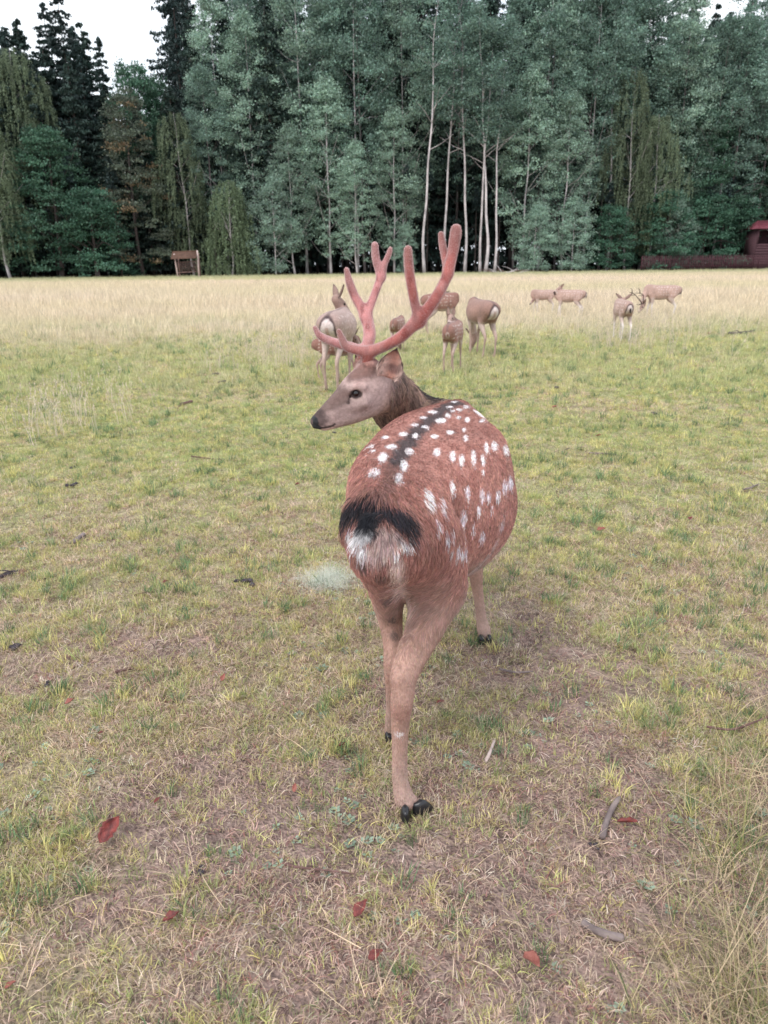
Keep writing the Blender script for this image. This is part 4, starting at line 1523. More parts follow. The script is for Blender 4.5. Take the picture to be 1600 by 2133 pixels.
        if len(black) > 1:
            dj = poly_dist(p, black) + (n3 - 0.5) * 0.030 + (n2 - 0.5) * 0.022
            c = mix(c, BLK, 0.97 * sstep(0.036, 0.024, dj))
            c = mix(c, BLK * 2, 0.6 * sstep(0.068, 0.028, dj) * (vnoise(p * np.array([1, 1, .25]), 190, 44) > 0.5) * (p[:, 2] > black[0][2] - 0.01))
            d, t = seg_dist(p, P(779, 1065, 1.70), P(778, 1118, 1.66))
            c = mix(c, BLK, 0.95 * sstep(0.020, 0.009, d + (n3 - .5) * 0.012 + t * 0.006))
        # neck and head
        dn, tn = seg_dist(p, neck_a, neck_b)
        up = (p[:, 1] > 2.55)
        nw = sstep(0.17, 0.12, dn) * (p[:, 0] < 0.33) * up * (p[:, 0] < P(925, 850, 2.85)[0])
        streak = fbm(p * np.array([1, 1, 0.25]), 120, 5, 2)
        nc = np.tile(GREYN, (len(p), 1))
        nc = mix(nc, C(.45, .30, .23), 0.9 * sstep(0.50, 0.66, streak))
        nc = mix(nc, C(.075, .052, .05), 0.85 * sstep(0.50, 0.36, streak))
        nc = mix(nc, C(.40, .21, .15), 0.35 * sstep(0.45, 0.7, n1))
        edge = sstep(0.0, 0.25, tn) * sstep(1.0, 0.8, tn)
        c = mix(c, nc, nw * sstep(1.02, 0.75, tn))
        # dark nape
        if len(nape) > 1:
            c = mix(c, BLK * 1.6, 0.9 * sstep(0.045, 0.02, poly_dist(p, [P(912, 838, 2.86), P(885, 824, 2.9), P(862, 808, 2.9)]) + j))
        dh, th = seg_dist(p, poll, nose_t)
        hw = sstep(0.15, 0.08, dh + (n2 - .5) * 0.03) * sstep(P(835, 800, 2.75)[0], P(800, 800, 2.75)[0], p[:, 0] + (p[:, 2] - poll[2]) * -0.35) * up
        hc = np.tile(HEADC, (len(p), 1)) * (0.85 + 0.35 * n1[:, None])
        Z0 = poll[2] + (nose_t[2] - poll[2]) * th
        hc = mix(hc, C(.13, .085, .075), 0.85 * sstep(0.005, 0.03, p[:, 2] - Z0) * sstep(0.45, 0.6, th))          # dark bridge of the nose
        hc = mix(hc, PALE * 1.0, 0.6 * sstep(-0.02, -0.07, p[:, 2] - Z0))
        hc = hc * (0.80 + 0.4 * fbm(p * np.array([.5, 1, 1]), 130, 91, 2))[:, None]                                       # pale jaw
        de = np.linalg.norm(p - eye_c, axis=1)
        hc = mix(hc, C(.40, .29, .26), 0.8 * sstep(0.034, 0.024, de) * sstep(0.016, 0.022, de))
        hc = mix(hc, C(.02, .012, .012), 0.95 * sstep(0.0235, 0.017, np.linalg.norm((p - eye_c) * np.array([0.8, 0.3, 1.25]), axis=1)))
        d = poly_dist(p, tear)
        hc = mix(hc, C(.03, .02, .02), 0.9 * sstep(0.0075, 0.003, d))
        d = poly_dist(p, muz)
        hc = mix(hc, C(.15, .095, .085), 0.75 * sstep(0.022, 0.004, d + j))
        d, _ = seg_dist(p, P(735, 780, HY - .03), P(765, 773, HY - .03))
        hc = mix(hc, C(.09, .055, .048), 0.85 * sstep(0.045, 0.015, d + j))                                        # dark hair before the antlers
        d = poly_dist(p, chin)
        hc = mix(hc, PALE * 1.35, 0.9 * sstep(0.013, 0.006, d))
        d = poly_dist(p, lips)
        hc = mix(hc, C(.020, .015, .015), 0.9 * sstep(0.006, 0.0025, d))
        dz = np.linalg.norm(p - P(664, 872, HY - .06), axis=1)
        hc = mix(hc, C(.05, .034, .034), 0.85 * sstep(0.050, 0.030, dz + j))
        c = mix(c, hc, hw)
        if jitter and rng is not None:
            drop = (rng.random(len(p)) < .16) & (c[:, 2] > .5) & (p[:, 2] > .5) & ~rumpz(p)
            c[drop] = RED * .9
            c = c * (1 + rng.normal(0, jitter, (len(p), 1)) * (1 - .55 * leg[:, None])) * (1 + rng.normal(0, jitter * 0.2, (len(p), 3)))
        return np.clip(c, 0.004, 0.9)

    body = link('body', mesh('body', V - ORG, Q, colors=coat(V)), skin_mat, root)

    # --- fur
    heads_dir = nrm(poll - nose_t)

    def frame(p, n, rng):
        dn, tn = seg_dist(p, neck_a, neck_b)
        dh, th = seg_dist(p, poll, nose_t)
        up = p[:, 1] > 2.55
        hw = sstep(0.14, 0.10, dh) * (p[:, 0] < P(815, 800, 2.75)[0]) * up
        nw = sstep(0.17, 0.12, dn) * up * (p[:, 0] < P(925, 850, 2.85)[0]) * (1 - hw)
        legw = np.where(p[:, 1] > 2.4, sstep(0.52, 0.42, p[:, 2]), sstep(0.60, 0.45, p[:, 2]))
        rump = sstep(2.0, 1.78, p[:, 1]) * (1 - legw)
        flow = np.tile(np.array([-0.18, -1.0, -0.55]), (len(p), 1))
        flow[:, 2] -= 0.9 * np.clip(1 - np.abs(n[:, 2]), 0, 1)
        flow = flow * (1 - rump[:, None]) + np.array([0.05, -0.35, -1.0]) * rump[:, None]
        thigh = sstep(0.16, 0.05, np.linalg.norm(p - P(885, 1215, 1.85), axis=1))
        flow = flow * (1 - thigh[:, None]) + np.array([-1.0, -0.3, -0.45]) * thigh[:, None]
        flow = flow * (1 - legw[:, None]) + np.array([0.02, -0.1, -1.0]) * legw[:, None]
        flow = flow * (1 - nw[:, None]) + np.array([0.25, 0.0, -1.0]) * nw[:, None]
        flow = flow * (1 - hw[:, None]) + heads_dir * hw[:, None]
        wig = np.stack([fbm(p, 35, s, 2) - 0.5 for s in (21, 22, 23)], 1)
        wig2 = np.stack([vnoise(p, 140, s) - 0.5 for s in (31, 32, 33)], 1)
        flow = nrm(flow) + 0.40 * wig + 0.38 * wig2 + rng.normal(0, 0.09, (len(p), 3))
        jit = 0.26
        c = coat(p + flow * rng.normal(0, 0.0075, (len(p), 1)) * (1 - hw[:, None]) + rng.normal(0, 0.0028, (len(p), 3)) * (1 - .7 * hw[:, None]), 0.26, rng)
        clump = vnoise(p * np.array([1, 0.45, 0.45]), 210, 77)
        amp = 0.30 * (1 - 0.75 * legw)
        c = c * (1 - amp[:, None] + 2 * (amp * clump)[:, None])
        lum = c.mean(1)
        length = np.full(len(p), 0.014)
        length = np.where(legw > 0.5, 0.010, length)
        length = length + 0.014 * rump
        db = poly_dist(p, black) if len(black) > 1 else np.ones(len(p))
        length = length + 0.024 * sstep(0.07, 0.03, db)
        length = length * (1 - nw) + 0.030 * nw
        length = length * (1 - hw) + 0.0055 * hw
        bodyc = np.interp(p[:, 1], [s[1] for s in trunk], [s[2] - 0.75 * s[4] for s in trunk])
        length = length + 0.014 * sstep(0.03, -0.03, p[:, 2] - bodyc) * (p[:, 2] > 0.45) * (p[:, 1] > 2.0)
        length *= rng.uniform(0.65, 1.25, len(p))
        lift = rng.normal(0.34, 0.13, len(p)).clip(0.1, 0.9) + 0.12 * nw
        rad = np.full(len(p), 0.00052) * rng.uniform(0.7, 1.3, len(p))
        rad = np.where(hw > 0.5, 0.00034, rad)
        # keep the hair off the eye, nose and mouth
        de = np.linalg.norm((p - eye_c) * np.array([0.8, 0.4, 1.2]), axis=1)
        length = np.where(de < 0.023, 0.0008, length)
        length = np.where(poly_dist(p, lips) < 0.006, 0.0012, length)
        length = np.where(poly_dist(p, tear) < 0.005, 0.0015, length)
        return flow, length, lift, c, rad

    def dens(p):
        w = np.ones(len(p))
        w *= np.where(p[:, 1] < 2.0, 1.5, 1.0)
        dh, th = seg_dist(p, poll, nose_t)
        w *= np.where((dh < 0.12) & (p[:, 1] > 2.55), 2.6, 1.0)
        nose_d = np.linalg.norm(p - P(655, 876, HY - .06), axis=1)
        w *= np.where(nose_d < 0.028, 0.02, 1.0)
        return w

    fur = build_fur('fur_coat', V, Q, root, fur_mat, 330000, frame, dens, seed=3, origin=ORG)
    tag(fur, kind='stuff')

    # --- nose pad, eyes
    Fn = Field((-0.34, 2.52, 0.82), (-0.17, 2.76, 1.0), 0.0035)
    Fn.chain([P(662, 876, HY - .055).tolist() + [.026, .025], P(659, 878, HY - .058).tolist() + [.0215, .020]], k=0.01, n=3)
    Fn.chain([P(656, 888, HY - .06).tolist() + [.016, .007], P(668, 890, HY - .06).tolist() + [.018, .006]], k=0.012, n=3)
    Fn.chain([P(664, 868, HY - .088).tolist() + [.007, .004], P(660, 878, HY - .088).tolist() + [.007, .007]], k=0.006, n=3, carve=True)
    nv, nq = Fn.surface()
    link('nose', mesh('nose', nv - ORG, nq), nose_mat, root)
    for s, (cx_, cy_, dy) in enumerate([(741, 819.5, -.044), (741, 819.5, .046)]):
        c = P(cx_, cy_, HY + dy)
        Fe = Field(c - 0.03, c + 0.03, 0.002)
        Fe.chain([c.tolist() + [.0205, .0155]], k=0.002, up=(0, 1, 0))
        ev, eq = Fe.surface()
        link('eye', mesh('eye', ev - ORG, eq), eye_mat, root)

    # --- ears
    def ear(base, tip, face, w, near=True):
        ev, eq, uvl = ear_mesh(base, tip, face, w, cup=0.75)
        u, v, l = uvl.T
        n = fbm(ev, 60, 4)
        c = np.tile(C(.34, .235, .205), (len(ev), 1))
        inn = (l == 0)
        ic = np.tile(C(.48, .25, .20), (len(ev), 1)) * (0.8 + 0.4 * n[:, None])
        ic = mix(ic, PALE * 1.1, sstep(0.25, 0.8, v) * sstep(0.9, 0.5, u))
        ic = mix(ic, PALE * 1.35, 0.95 * sstep(0.05, -0.5, v) * sstep(0.8, 0.5, u))
        ic = mix(ic, C(.09, .055, .06), 0.7 * sstep(0.30, 0.12, np.hypot((u - .36) * 1.3, (v - .25) * 0.45)))
        c = np.where(inn[:, None], ic, c)
        c = mix(c, C(.02, .018, .02), 0.9 * sstep(0.80, 0.97, np.maximum(np.abs(v) * sstep(0.25, 0.5, u), u ** 1.5)))
        o = link('ear', mesh('ear', ev - ORG, eq, colors=c), skin_mat, root)
        T = eq
        def ef(p, nn, rng):
            d2 = ((p[:, None, :] - ev[None, ::3, :]) ** 2).sum(2)
            idx = d2.argmin(1) * 3
            ax = nrm(np.array(tip) - np.array(base))
            flow = np.tile(ax, (len(p), 1)) + rng.normal(0, 0.25, (len(p), 3))
            ln = rng.uniform(0.004, 0.010, len(p)) + 0.014 * (np.abs(v[idx]) > 0.5) * (u[idx] < 0.6) * rng.random(len(p))
            return flow, ln, rng.uniform(0.2, 0.6, len(p)), np.clip(c[idx] * rng.uniform(0.75, 1.3, (len(p), 1)), 0.004, 0.8), np.full(len(p), 0.00032)
        fo = build_fur('ear_fur', ev, eq, o, fur_mat, 4000, ef, seed=9, origin=ORG)
        tag(fo, kind='stuff')
        return o
    ear(P(805, 789, 2.655), P(826, 728, 2.64), np.array([0.0, -1.0, 0.15]), 0.088)
    ear(P(768, 775, 2.88), P(742, 737, 2.98), np.array([-0.3, -0.8, 0.1]), 0.075)

    # --- antlers in velvet
    def antler(chains, lo, hi, tone, fuzz):
        Fa = Field(lo, hi, 0.0045)
        for st, k in chains:
            st = [(a, b, c, r * (1.0 if (i < 2 and r > .0215 and b > 744) else .86)) for i, (a, b, c, r) in enumerate(st)]
            Fa.chain([P(a, b, c).tolist() + [r, r] for a, b, c, r in st], k=k, n=6)
        av, aq = Fa.surface()
        n = fbm(av, 16, 2)
        nn = vtx_normals(av, aq)
        tips = np.array([P(*s[0][-1][:3]) for s in [(c[0],) for c in chains]])
        dt = np.min(np.linalg.norm(av[:, None] - tips[None], axis=2), axis=1)
        base = np.array(P(*chains[0][0][0][:3]))
        db = np.linalg.norm(av - base, axis=1)
        c = np.tile(C(*tone), (len(av), 1)) * (0.8 + 0.4 * n[:, None])
        c = mix(c, C(.36, .10, .075), 0.7 * sstep(0.16, 0.02, db))
        vein = fbm(av * np.array([1, 1, 0.35]), 55, 6, 2)
        c = mix(c, C(.22, .055, .05), 0.65 * sstep(0.47, 0.66, vein))
        c = mix(c, C(.22, .125, .115), 0.65 * sstep(0.12, 0.0, dt))
        c = mix(c, C(.50, .34, .33), 0.25 * sstep(0.52, 0.7, fbm(av * np.array([1, 1, .5]), 30, 61, 2)))
        c = np.clip(c, 0.01, 0.9)
        o = link('antler', mesh('antler', av - ORG, aq, colors=c), velvet_mat, root)
        def vf(p, q, rng):
            d = rng.normal(0, 0.5, (len(p), 3)) + np.array([0, 0, 1.0])
            base_c = C(*fuzz)
            return d, rng.uniform(0.003, 0.0075, len(p)), rng.uniform(0.9, 1.4, len(p)), np.clip(base_c * rng.uniform(0.7, 1.3, (len(p), 1)), 0, .9), np.full(len(p), 0.00022)
        fo = build_fur('velvet_hair', av, aq, o, fur_mat, 22000, vf, seed=12, segs=3, origin=ORG)
        tag(fo, kind='stuff')
        return o
    A0 = HY
    near = [([(766, 770, A0, .025), (766, 753, A0, .0220), (770, 735, A0 - .01, .0235), (803, 720, A0 - .03, .0215), (835, 702, A0 - .05, .0225), (862, 675, A0 - .06, .024), (888, 648, A0 - .06, .0235), (913, 612, A0 - .05, .0215), (932, 572, A0 - .03, .0205), (943, 525, A0 - .01, .021), (949, 490, A0, .0225), (950, 478, A0, .0205)], .018),
            ([(768, 733, A0 - .005, .021), (745, 729, A0 - .02, .0195), (722, 722, A0 - .03, .018), (712, 705, A0 - .035, .014), (706, 690, A0 - .035, .0095)], .022),
            ([(875, 672, A0 - .06, .020), (866, 640, A0 - .075, .0185), (858, 600, A0 - .085, .0185), (852, 560, A0 - .085, .0185), (850, 525, A0 - .08, .0165), (850, 519, A0 - .08, .014)], .022),
            ([(934, 570, A0 - .03, .016), (928, 540, A0 + .02, .0155), (922, 510, A0 + .04, .0145), (919, 488, A0 + .045, .0115)], .016)]
    antler(near, (-0.32, 2.42, 1.08), (0.42, 2.92, 1.66), (.36, .115, .10), (.58, .38, .37))
    B0 = HY + .15
    far = [([(757, 770, B0 - .02, .024), (757, 745, B0, .0215), (764, 725, B0 + .01, .0245), (770, 695, B0 + .03, .026), (764, 665, B0 + .05, .024), (752, 640, B0 + .06, .020), (738, 615, B0 + .06, .0185), (728, 588, B0 + .05, .0165), (722, 562, B0 + .04, .0105)], .018),
           ([(762, 735, B0, .022), (735, 724, B0 - .01, .0205), (705, 716, B0 - .015, .0185), (678, 706, B0 - .015, .0165), (664, 697, B0 - .015, .014), (656, 683, B0 - .01, .0095)], .022),
           ([(762, 660, B0 + .05, .019), (777, 622, B0 + .07, .0165), (788, 592, B0 + .09, .0165), (795, 572, B0 + .1, .0165), (802, 548, B0 + .1, .0125), (810, 530, B0 + .1, .0115), (813, 519, B0 + .1, .0095)], .022),
           ([(795, 578, B0 + .1, .016), (786, 552, B0 + .1, .0165), (782, 530, B0 + .1, .0160), (781, 511, B0 + .1, .0145)], .016)]
    antler(far, (-0.36, 2.66, 1.06), (0.16, 3.08, 1.62), (.56, .25, .245), (.70, .48, .48))

    # --- tail
    tp = [P(778, 1076, 1.74), P(771, 1094, 1.70), P(764, 1120, 1.675), P(757, 1150, 1.68), P(753, 1166, 1.69)]
    tv, tq, tt = tail_mesh(tp, [.010, .018, .024, .020, .008])
    tc_ = np.tile(WHITE * 0.85, (len(tv), 1))
    tc_ = mix(tc_, BLK, sstep(P(780, 1102, 1.7)[2], P(780, 1088, 1.7)[2], tv[:, 2]))
    _tx = np.interp(tv[:, 2], [tp[4][2], tp[2][2], tp[0][2]], [tp[4][0], tp[2][0], tp[0][0]])
    tc_ = mix(tc_, C(.40, .30, .29), .8 * sstep(-.004, .012, tv[:, 0] - _tx))
    tc_ = mix(tc_, BLK, .9 * sstep(.010, .004, np.abs(tv[:, 0] - _tx - .006)) * sstep(P(775, 1130, 1.7)[2], P(775, 1105, 1.7)[2], tv[:, 2]))
    tc_ = mix(tc_, C(.09, .07, .075), 0.85 * sstep(P(757, 1150, 1.7)[2], P(755, 1162, 1.7)[2], tv[:, 2]))
    tail = link('tail', mesh('tail', tv - ORG, [tq, tt], colors=tc_), skin_mat, root)
    def tf(p, n, rng):
        idx = ((p[:, None, :] - tv[None]) ** 2).sum(2).argmin(1)
        return np.tile([0.0, -0.1, -1.0], (len(p), 1)) + rng.normal(0, .15, (len(p), 3)), rng.uniform(.015, .034, len(p)), rng.normal(.35, .1, len(p)), np.clip(tc_[idx] * rng.uniform(.8, 1.15, (len(p), 1)), .004, .9), np.full(len(p), .0005)
    tag(build_fur('tail_hair', tv, tq, tail, fur_mat, 7000, tf, seed=8, origin=ORG), kind='stuff')

    # --- hooves
    fwd = np.array([0.25, 1.0])
    for px, py, dy, toe in [(844, 1701, 0, (-0.05, 1)), (880, 1690, .03, (1.0, 0.35))]:
        g = G(px, py)
        hoof('hoof', root, g, toe, 0.066, origin=ORG)
    for px in (808, 818):
        hoof('hoof', root, np.array([*G(px, 1540)[:2], 0]) + [0, .0, 0], (0.02 * (px - 813), 1), 0.055, origin=ORG)
    for px in (1001, 1019):
        hoof('hoof', root, np.array([*G(px, 1338)[:2], 0]), (0.03 * (px - 1010), 1), 0.06, origin=ORG)
    for dx in (-.016, .016):
        hoof('hoof', root, (0.183 + dx, 2.825, 0), (dx * 6, 1), 0.058, origin=ORG)
    return root


make_stag()
# ------------------------------------------------------------------ the herd behind
bg_hide = mat_tint('herd_hide', rough=0.85, noise_amt=0.22, nscale=45, bump=0.5, bscale=160, spec=0.1, sheen=0.15)
bone_mat = mat_noise('antler_bone', (0.035, 0.025, 0.022), (0.09, 0.06, 0.05), scale=30, rough=0.7)


def herd_deer(name, label, foot, rz, s, poll, nose, coat='hind', group='deer grazing in the meadow', steps=(0.05, -0.03, -0.05, 0.05),
              res=0.0125, antlers=None, seed=1, ear_up=0.6, body_w=1.0, ear_len=0.155):
    """foot: photo pixel of the ground under the hind hooves; poll and nose: (px, py, extra depth)"""
    g = G(*foot)
    f = np.array([-math.sin(rz), math.cos(rz), 0.0])
    org = np.array([g[0], g[1], 0.0]) + f * 0.34 * s
    root = empty(name, org, rz)
    tag(root, label, 'deer', group)
    ca, sa = math.cos(-rz), math.sin(-rz)
    Rz = np.array([[ca, -sa, 0], [sa, ca, 0], [0, 0, 1]])
    loc = lambda w: Rz @ (w - org) / s
    Pl = loc(P(poll[0], poll[1], g[1] + poll[2]))
    Nl = loc(P(nose[0], nose[1], g[1] + nose[2]))
    hd = nrm(Nl - Pl)
    Nl = Pl + hd * 0.27
    lo = np.minimum(np.array([-.3, -.6, -.02]), np.minimum(Pl, Nl) - .14)
    hi = np.maximum(np.array([.3, .55, .98]), np.maximum(Pl, Nl) + .14)
    F = Field(lo, hi, res / s)
    bw = body_w
    F.chain([(0, -.45, .715, .05, .06), (0, -.38, .715, .105 * bw, .12), (0, -.20, .70, .125 * bw, .155), (0, 0, .665, .150 * bw, .185), (0, .2, .672, .138 * bw, .185), (0, .34, .70, .10, .155), (0, .43, .72, .06, .10)], k=.03)
    hoofs = []
    for i, (sx, dy) in enumerate(zip((-1, 1, -1, 1), steps)):
        x = sx * .075
        if i < 2:
            F.chain([(x * .9, -.28, .66, .065, .11), (x * 1.15, -.20, .53, .048, .078), (x * 1.1, -.29 + dy * .3, .41, .028, .042), (x, -.37 + dy * .6, .325, .021, .030),
                     (x, -.36 + dy * .8, .22, .0145, .017), (x, -.345 + dy, .12, .0140, .016), (x, -.33 + dy, .065, .0175, .02), (x, -.315 + dy, .03, .019, .02)], k=.035, up=(0, 1, 0))
            hoofs.append((x, -.31 + dy))
        else:
            F.chain([(x * .9, .30, .64, .055, .10), (x * 1.1, .27, .49, .036, .052), (x, .29 + dy * .4, .37, .023, .027), (x, .30 + dy * .6, .29, .021, .023),
                     (x, .295 + dy * .8, .18, .0135, .015), (x, .30 + dy, .07, .0175, .019), (x, .312 + dy, .03, .018, .019)], k=.035, up=(0, 1, 0))
            hoofs.append((x, .32 + dy))
    nb = np.array([0, .40, .76])
    mid = (nb + Pl) / 2 + np.array([0, .05, -.02])
    F.chain([[0, .30, .72, .09, .13], nb.tolist() + [.075, .105], mid.tolist() + [.055, .07], (Pl - hd * .01).tolist() + [.048, .052]], k=.05, n=5)
    F.chain([Pl.tolist() + [.048, .052], (Pl + hd * .08).tolist() + [.050, .058], (Pl + hd * .16).tolist() + [.036, .042], (Pl + hd * .24).tolist() + [.024, .026], Nl.tolist() + [.020, .020]], k=.02, n=4)
    V, Q = F.surface()
    n1, n2 = fbm(V, 7, seed), fbm(V, 30, seed + 3)
    y, z, x = V[:, 1], V[:, 2], V[:, 0]
    dh, th = seg_dist(V, Pl, Nl)
    isn = (dh < .10)
    base = {'hind': (.30, .180, .150), 'fallow': (.42, .285, .245), 'fawn': (.30, .160, .132), 'pale': (.40, .28, .25)}[coat]
    c = np.tile(np.array(base), (len(V), 1)) * (.62 + .45 * n1[:, None] + .35 * n2[:, None])
    topz = np.interp(y, [-.45, -.2, 0, .2, .43], [.775, .855, .85, .857, .82])
    back = sstep(.16, .02, topz - z)
    c = cmix(c, np.array(base) * .8, back * .7)
    c = cmix(c, (.50, .40, .36), sstep(.56, .50, z + (n2 - .5) * .04) * .8)
    c = cmix(c, np.array([.42, .30, .26]) if coat != 'fallow' else np.array([.70, .63, .60]), sstep(.46, .34, z + (n2 - .5) * .05) * (~isn))
    if coat in ('hind', 'fawn', 'pale'):
        c = cmix(c, (.14, .09, .085), .7 * sstep(.03, .012, np.abs(x)) * sstep(.08, .03, topz - z) * (y < .4))
    if coat in ('fallow', 'fawn', 'pale'):
        rg = np.random.default_rng(seed)
        for row, zz in enumerate((.80, .74, .675, .61)):
            for k in range(8 if row else 11):
                yy = -.36 + k * (.075 if row else .062) + rg.uniform(-.02, .02)
                z0 = zz + rg.uniform(-.012, .012)
                d = np.hypot((y - yy) * 1.0, (z - z0) * 1.1)
                c = cmix(c, (.62, .50, .47), (.5 + .3 * (coat != 'pale')) * sstep(.020, .007, d + (n2 - .5) * .02) * (np.abs(x) > .02) * (~isn))
    # rump patch with its dark rim
    dr = np.hypot(x * 1.15, (z - .655) * .62)
    rear = sstep(-.33, -.375, y)
    rr = {'hind': .068, 'fallow': .066, 'fawn': .035, 'pale': .082}[coat]
    c = cmix(c, (.045, .03, .035), .85 * rear * sstep(rr + .035, rr + .012, dr) * (z > .60) * (coat != 'fawn'))
    c = cmix(c, (.60, .50, .485), rear * sstep(rr + .012, rr - .008, dr + (n2 - .5) * .02))
    c = cmix(c, (.42, .28, .25), .8 * rear * sstep(.026, .012, np.abs(x)) * (z < .70) * (z > .45))
    # head
    hc = np.tile(np.array([.33, .22, .19]), (len(V), 1)) * (.8 + .4 * n1[:, None])
    hc = cmix(hc, (.03, .022, .022), sstep(.82, .93, th))
    hc = cmix(hc, (.55, .45, .42), .6 * sstep(.6, .75, th) * sstep(.85, .8, th))
    c = cmix(c, hc, sstep(.10, .075, dh))
    for sgn in (-1, 1):
        side = nrm(np.cross(hd, [0, 0, 1])) if abs(hd[2]) < .95 else np.array([1.0, 0, 0])
        upv = np.cross(side, hd)
        e = Pl + hd * .095 + side * sgn * .045 + upv * .02
        c = cmix(c, (.012, .009, .009), sstep(.020, .012, np.linalg.norm(V - e, axis=1)))
    c = np.clip(c, .004, .85)
    T3 = lambda W: W * s
    link('body', mesh('body', T3(V), Q, colors=c), bg_hide, root)
    side = nrm(np.cross(hd, [0, 0, 1]))
    upv = np.cross(side, hd)
    for sgn in (-1, 1):
        b = Pl + side * sgn * .036 + upv * .030 - hd * .005
        tip = b + nrm(side * sgn * (1.0 - ear_up * .5) + upv * ear_up + np.array([0, 0, .35]) - hd * .35) * ear_len
        ev, eq, uvl = ear_mesh(b, tip, np.array([0, 0, 0]) + hd + side * sgn * .5, .075, cup=.6, nu=8, nv=7, thick=.004)
        ec = np.where(uvl[:, 2:3] == 0, np.array([[.40, .28, .25]]), np.array([[.26, .175, .15]]))
        ec = cmix(ec, (.05, .035, .035), .8 * sstep(.75, .95, np.maximum(np.abs(uvl[:, 1]), uvl[:, 0])))
        link('ear', mesh('ear', T3(ev), eq, colors=ec), bg_hide, root)
    tl = .13 if coat == 'fallow' else .09
    tv, tq, tt = tail_mesh([(0, -.445, .77), (0, -.475, .73), (.01, -.480, .73 - tl * .6), (.012, -.474, .73 - tl)], [.017, .021, .019, .007])
    tcol = cmix(np.tile(np.array([.75, .68, .68]), (len(tv), 1)), (.03, .022, .025), sstep(-.468, -.480, tv[:, 1]) * (coat == 'fallow') + 0)
    if coat != 'fallow':
        tcol = np.tile(np.array([.45, .31, .27]) if coat != 'fawn' else np.array([.26, .13, .10]), (len(tv), 1))
    link('tail', mesh('tail', T3(tv), [tq, tt], colors=tcol), bg_hide, root)
    for hx, hy in hoofs:
        for d in (-.011, .011):
            hoof('hoof', root, np.array([(hx + d) * s, hy * s, 0]), (d * 3, 1), .045 * s)
    if antlers:
        for sgn in (-1, 1):
            b = Pl + side * sgn * .03 + upv * .045
            A = []
            h = antlers
            main = [b, b + upv * .10 * h + side * sgn * .05 - hd * .04, b + upv * .24 * h + side * sgn * .13 - hd * .10, b + upv * .36 * h + side * sgn * .12 - hd * .07, b + upv * .46 * h + side * sgn * .08 - hd * .02]
            A.append(tube(catmull(main, 4), np.linspace(.014, .008, 17), 6))
            A.append(tube(catmull([main[0] + upv * .02, main[0] + hd * .08 + upv * .06 * h, main[0] + hd * .12 + upv * .14 * h], 3), np.linspace(.010, .004, 7), 6))
            A.append(tube(catmull([main[2], main[2] + hd * .06 + upv * .06 * h, main[2] + hd * .10 + upv * .13 * h], 3), np.linspace(.011, .004, 7), 6))
            A.append(tube(catmull([main[3], main[3] - hd * .06 + upv * .05 * h, main[3] - hd * .07 + upv * .12 * h], 3), np.linspace(.013, .005, 7), 6))
            av, aq, at_ = join(A)
            link('antler', mesh('antler', T3(av), [aq, at_]), bone_mat, root)
    return root


GM = 'deer grazing in the meadow'
herd_deer('red_hind', 'pale brown hind with white rump behind the stag\'s antlers, looking back to the right', (692, 815), -.16, 1.10, (701, 624, .80), (729, 654, .89), coat='pale', steps=(.02, -.05, .02, -.02), res=.010, seed=3, ear_up=.55, ear_len=.18, body_w=1.35)
herd_deer('deer_fawn', 'dark-eyed fawn peeking out behind the legs of the hind looking back', (668, 793), -1.40, .66, (736, 700, -.05), (752, 722, -.10), coat='fawn', steps=(-.03, .06, -.04, .05), res=.010, seed=4, ear_up=1.2)
herd_deer('deer_fawn', 'small reddish fawn half hidden behind the curved antler beam', (822, 738), -.25, .70, (832, 715, .5), (835, 735, .6), coat='fawn', res=.011, seed=5)
herd_deer('fallow_deer', 'young deer with short antlers behind the antler tips, facing right', (889, 698), -1.02, 1.0, (922, 611, .34), (941, 621, .36), coat='fawn', antlers=.5, res=.013, seed=6)
herd_deer('deer_fawn', 'reddish fawn right of the antlers, head turned back over its flank', (934, 777), -.30, .80, (940, 660, .45), (929, 689, .10), coat='fawn', steps=(-.03, .03, -.02, .06), res=.010, seed=7, ear_up=1.5, ear_len=.16, body_w=1.05)
herd_deer('red_hind', 'red-brown hind with white rump grazing beside the fawn, tail towards the camera', (1019, 748), .25, 1.06, (988, 700, 1.05), (980, 728, 1.1), coat='hind', steps=(.05, -.03, -.04, .05), res=.011, seed=8, body_w=1.28)
herd_deer('fallow_deer', 'leftmost fallow deer in the tall dry grass, head down, facing left', (1150, 653), 1.66, .80, (1113, 622, -.05), (1104, 634, -.1), coat='fallow', res=.014, seed=9)
herd_deer('fallow_deer', 'fallow deer with raised head right behind the head-down one in tall grass', (1208, 664), 1.20, .88, (1168, 600, .25), (1159, 606, .2), coat='fallow', res=.014, seed=10, ear_up=.3)
herd_deer('fallow_deer', 'pale-legged fallow doe seen straight from behind with ears spread wide', (1302, 713), -.02, .90, (1299, 625, .9), (1298, 632, 1.1), coat='fallow', steps=(.03, -.06, .0, .03), res=.012, seed=11, ear_up=.25, ear_len=.19)
herd_deer('fallow_deer', 'antlered fallow buck grazing towards the left in dry grass at right', (1402, 663), 1.52, 1.0, (1341, 634, -.15), (1331, 650, -.2), coat='fallow', antlers=1.0, res=.014, seed=12)
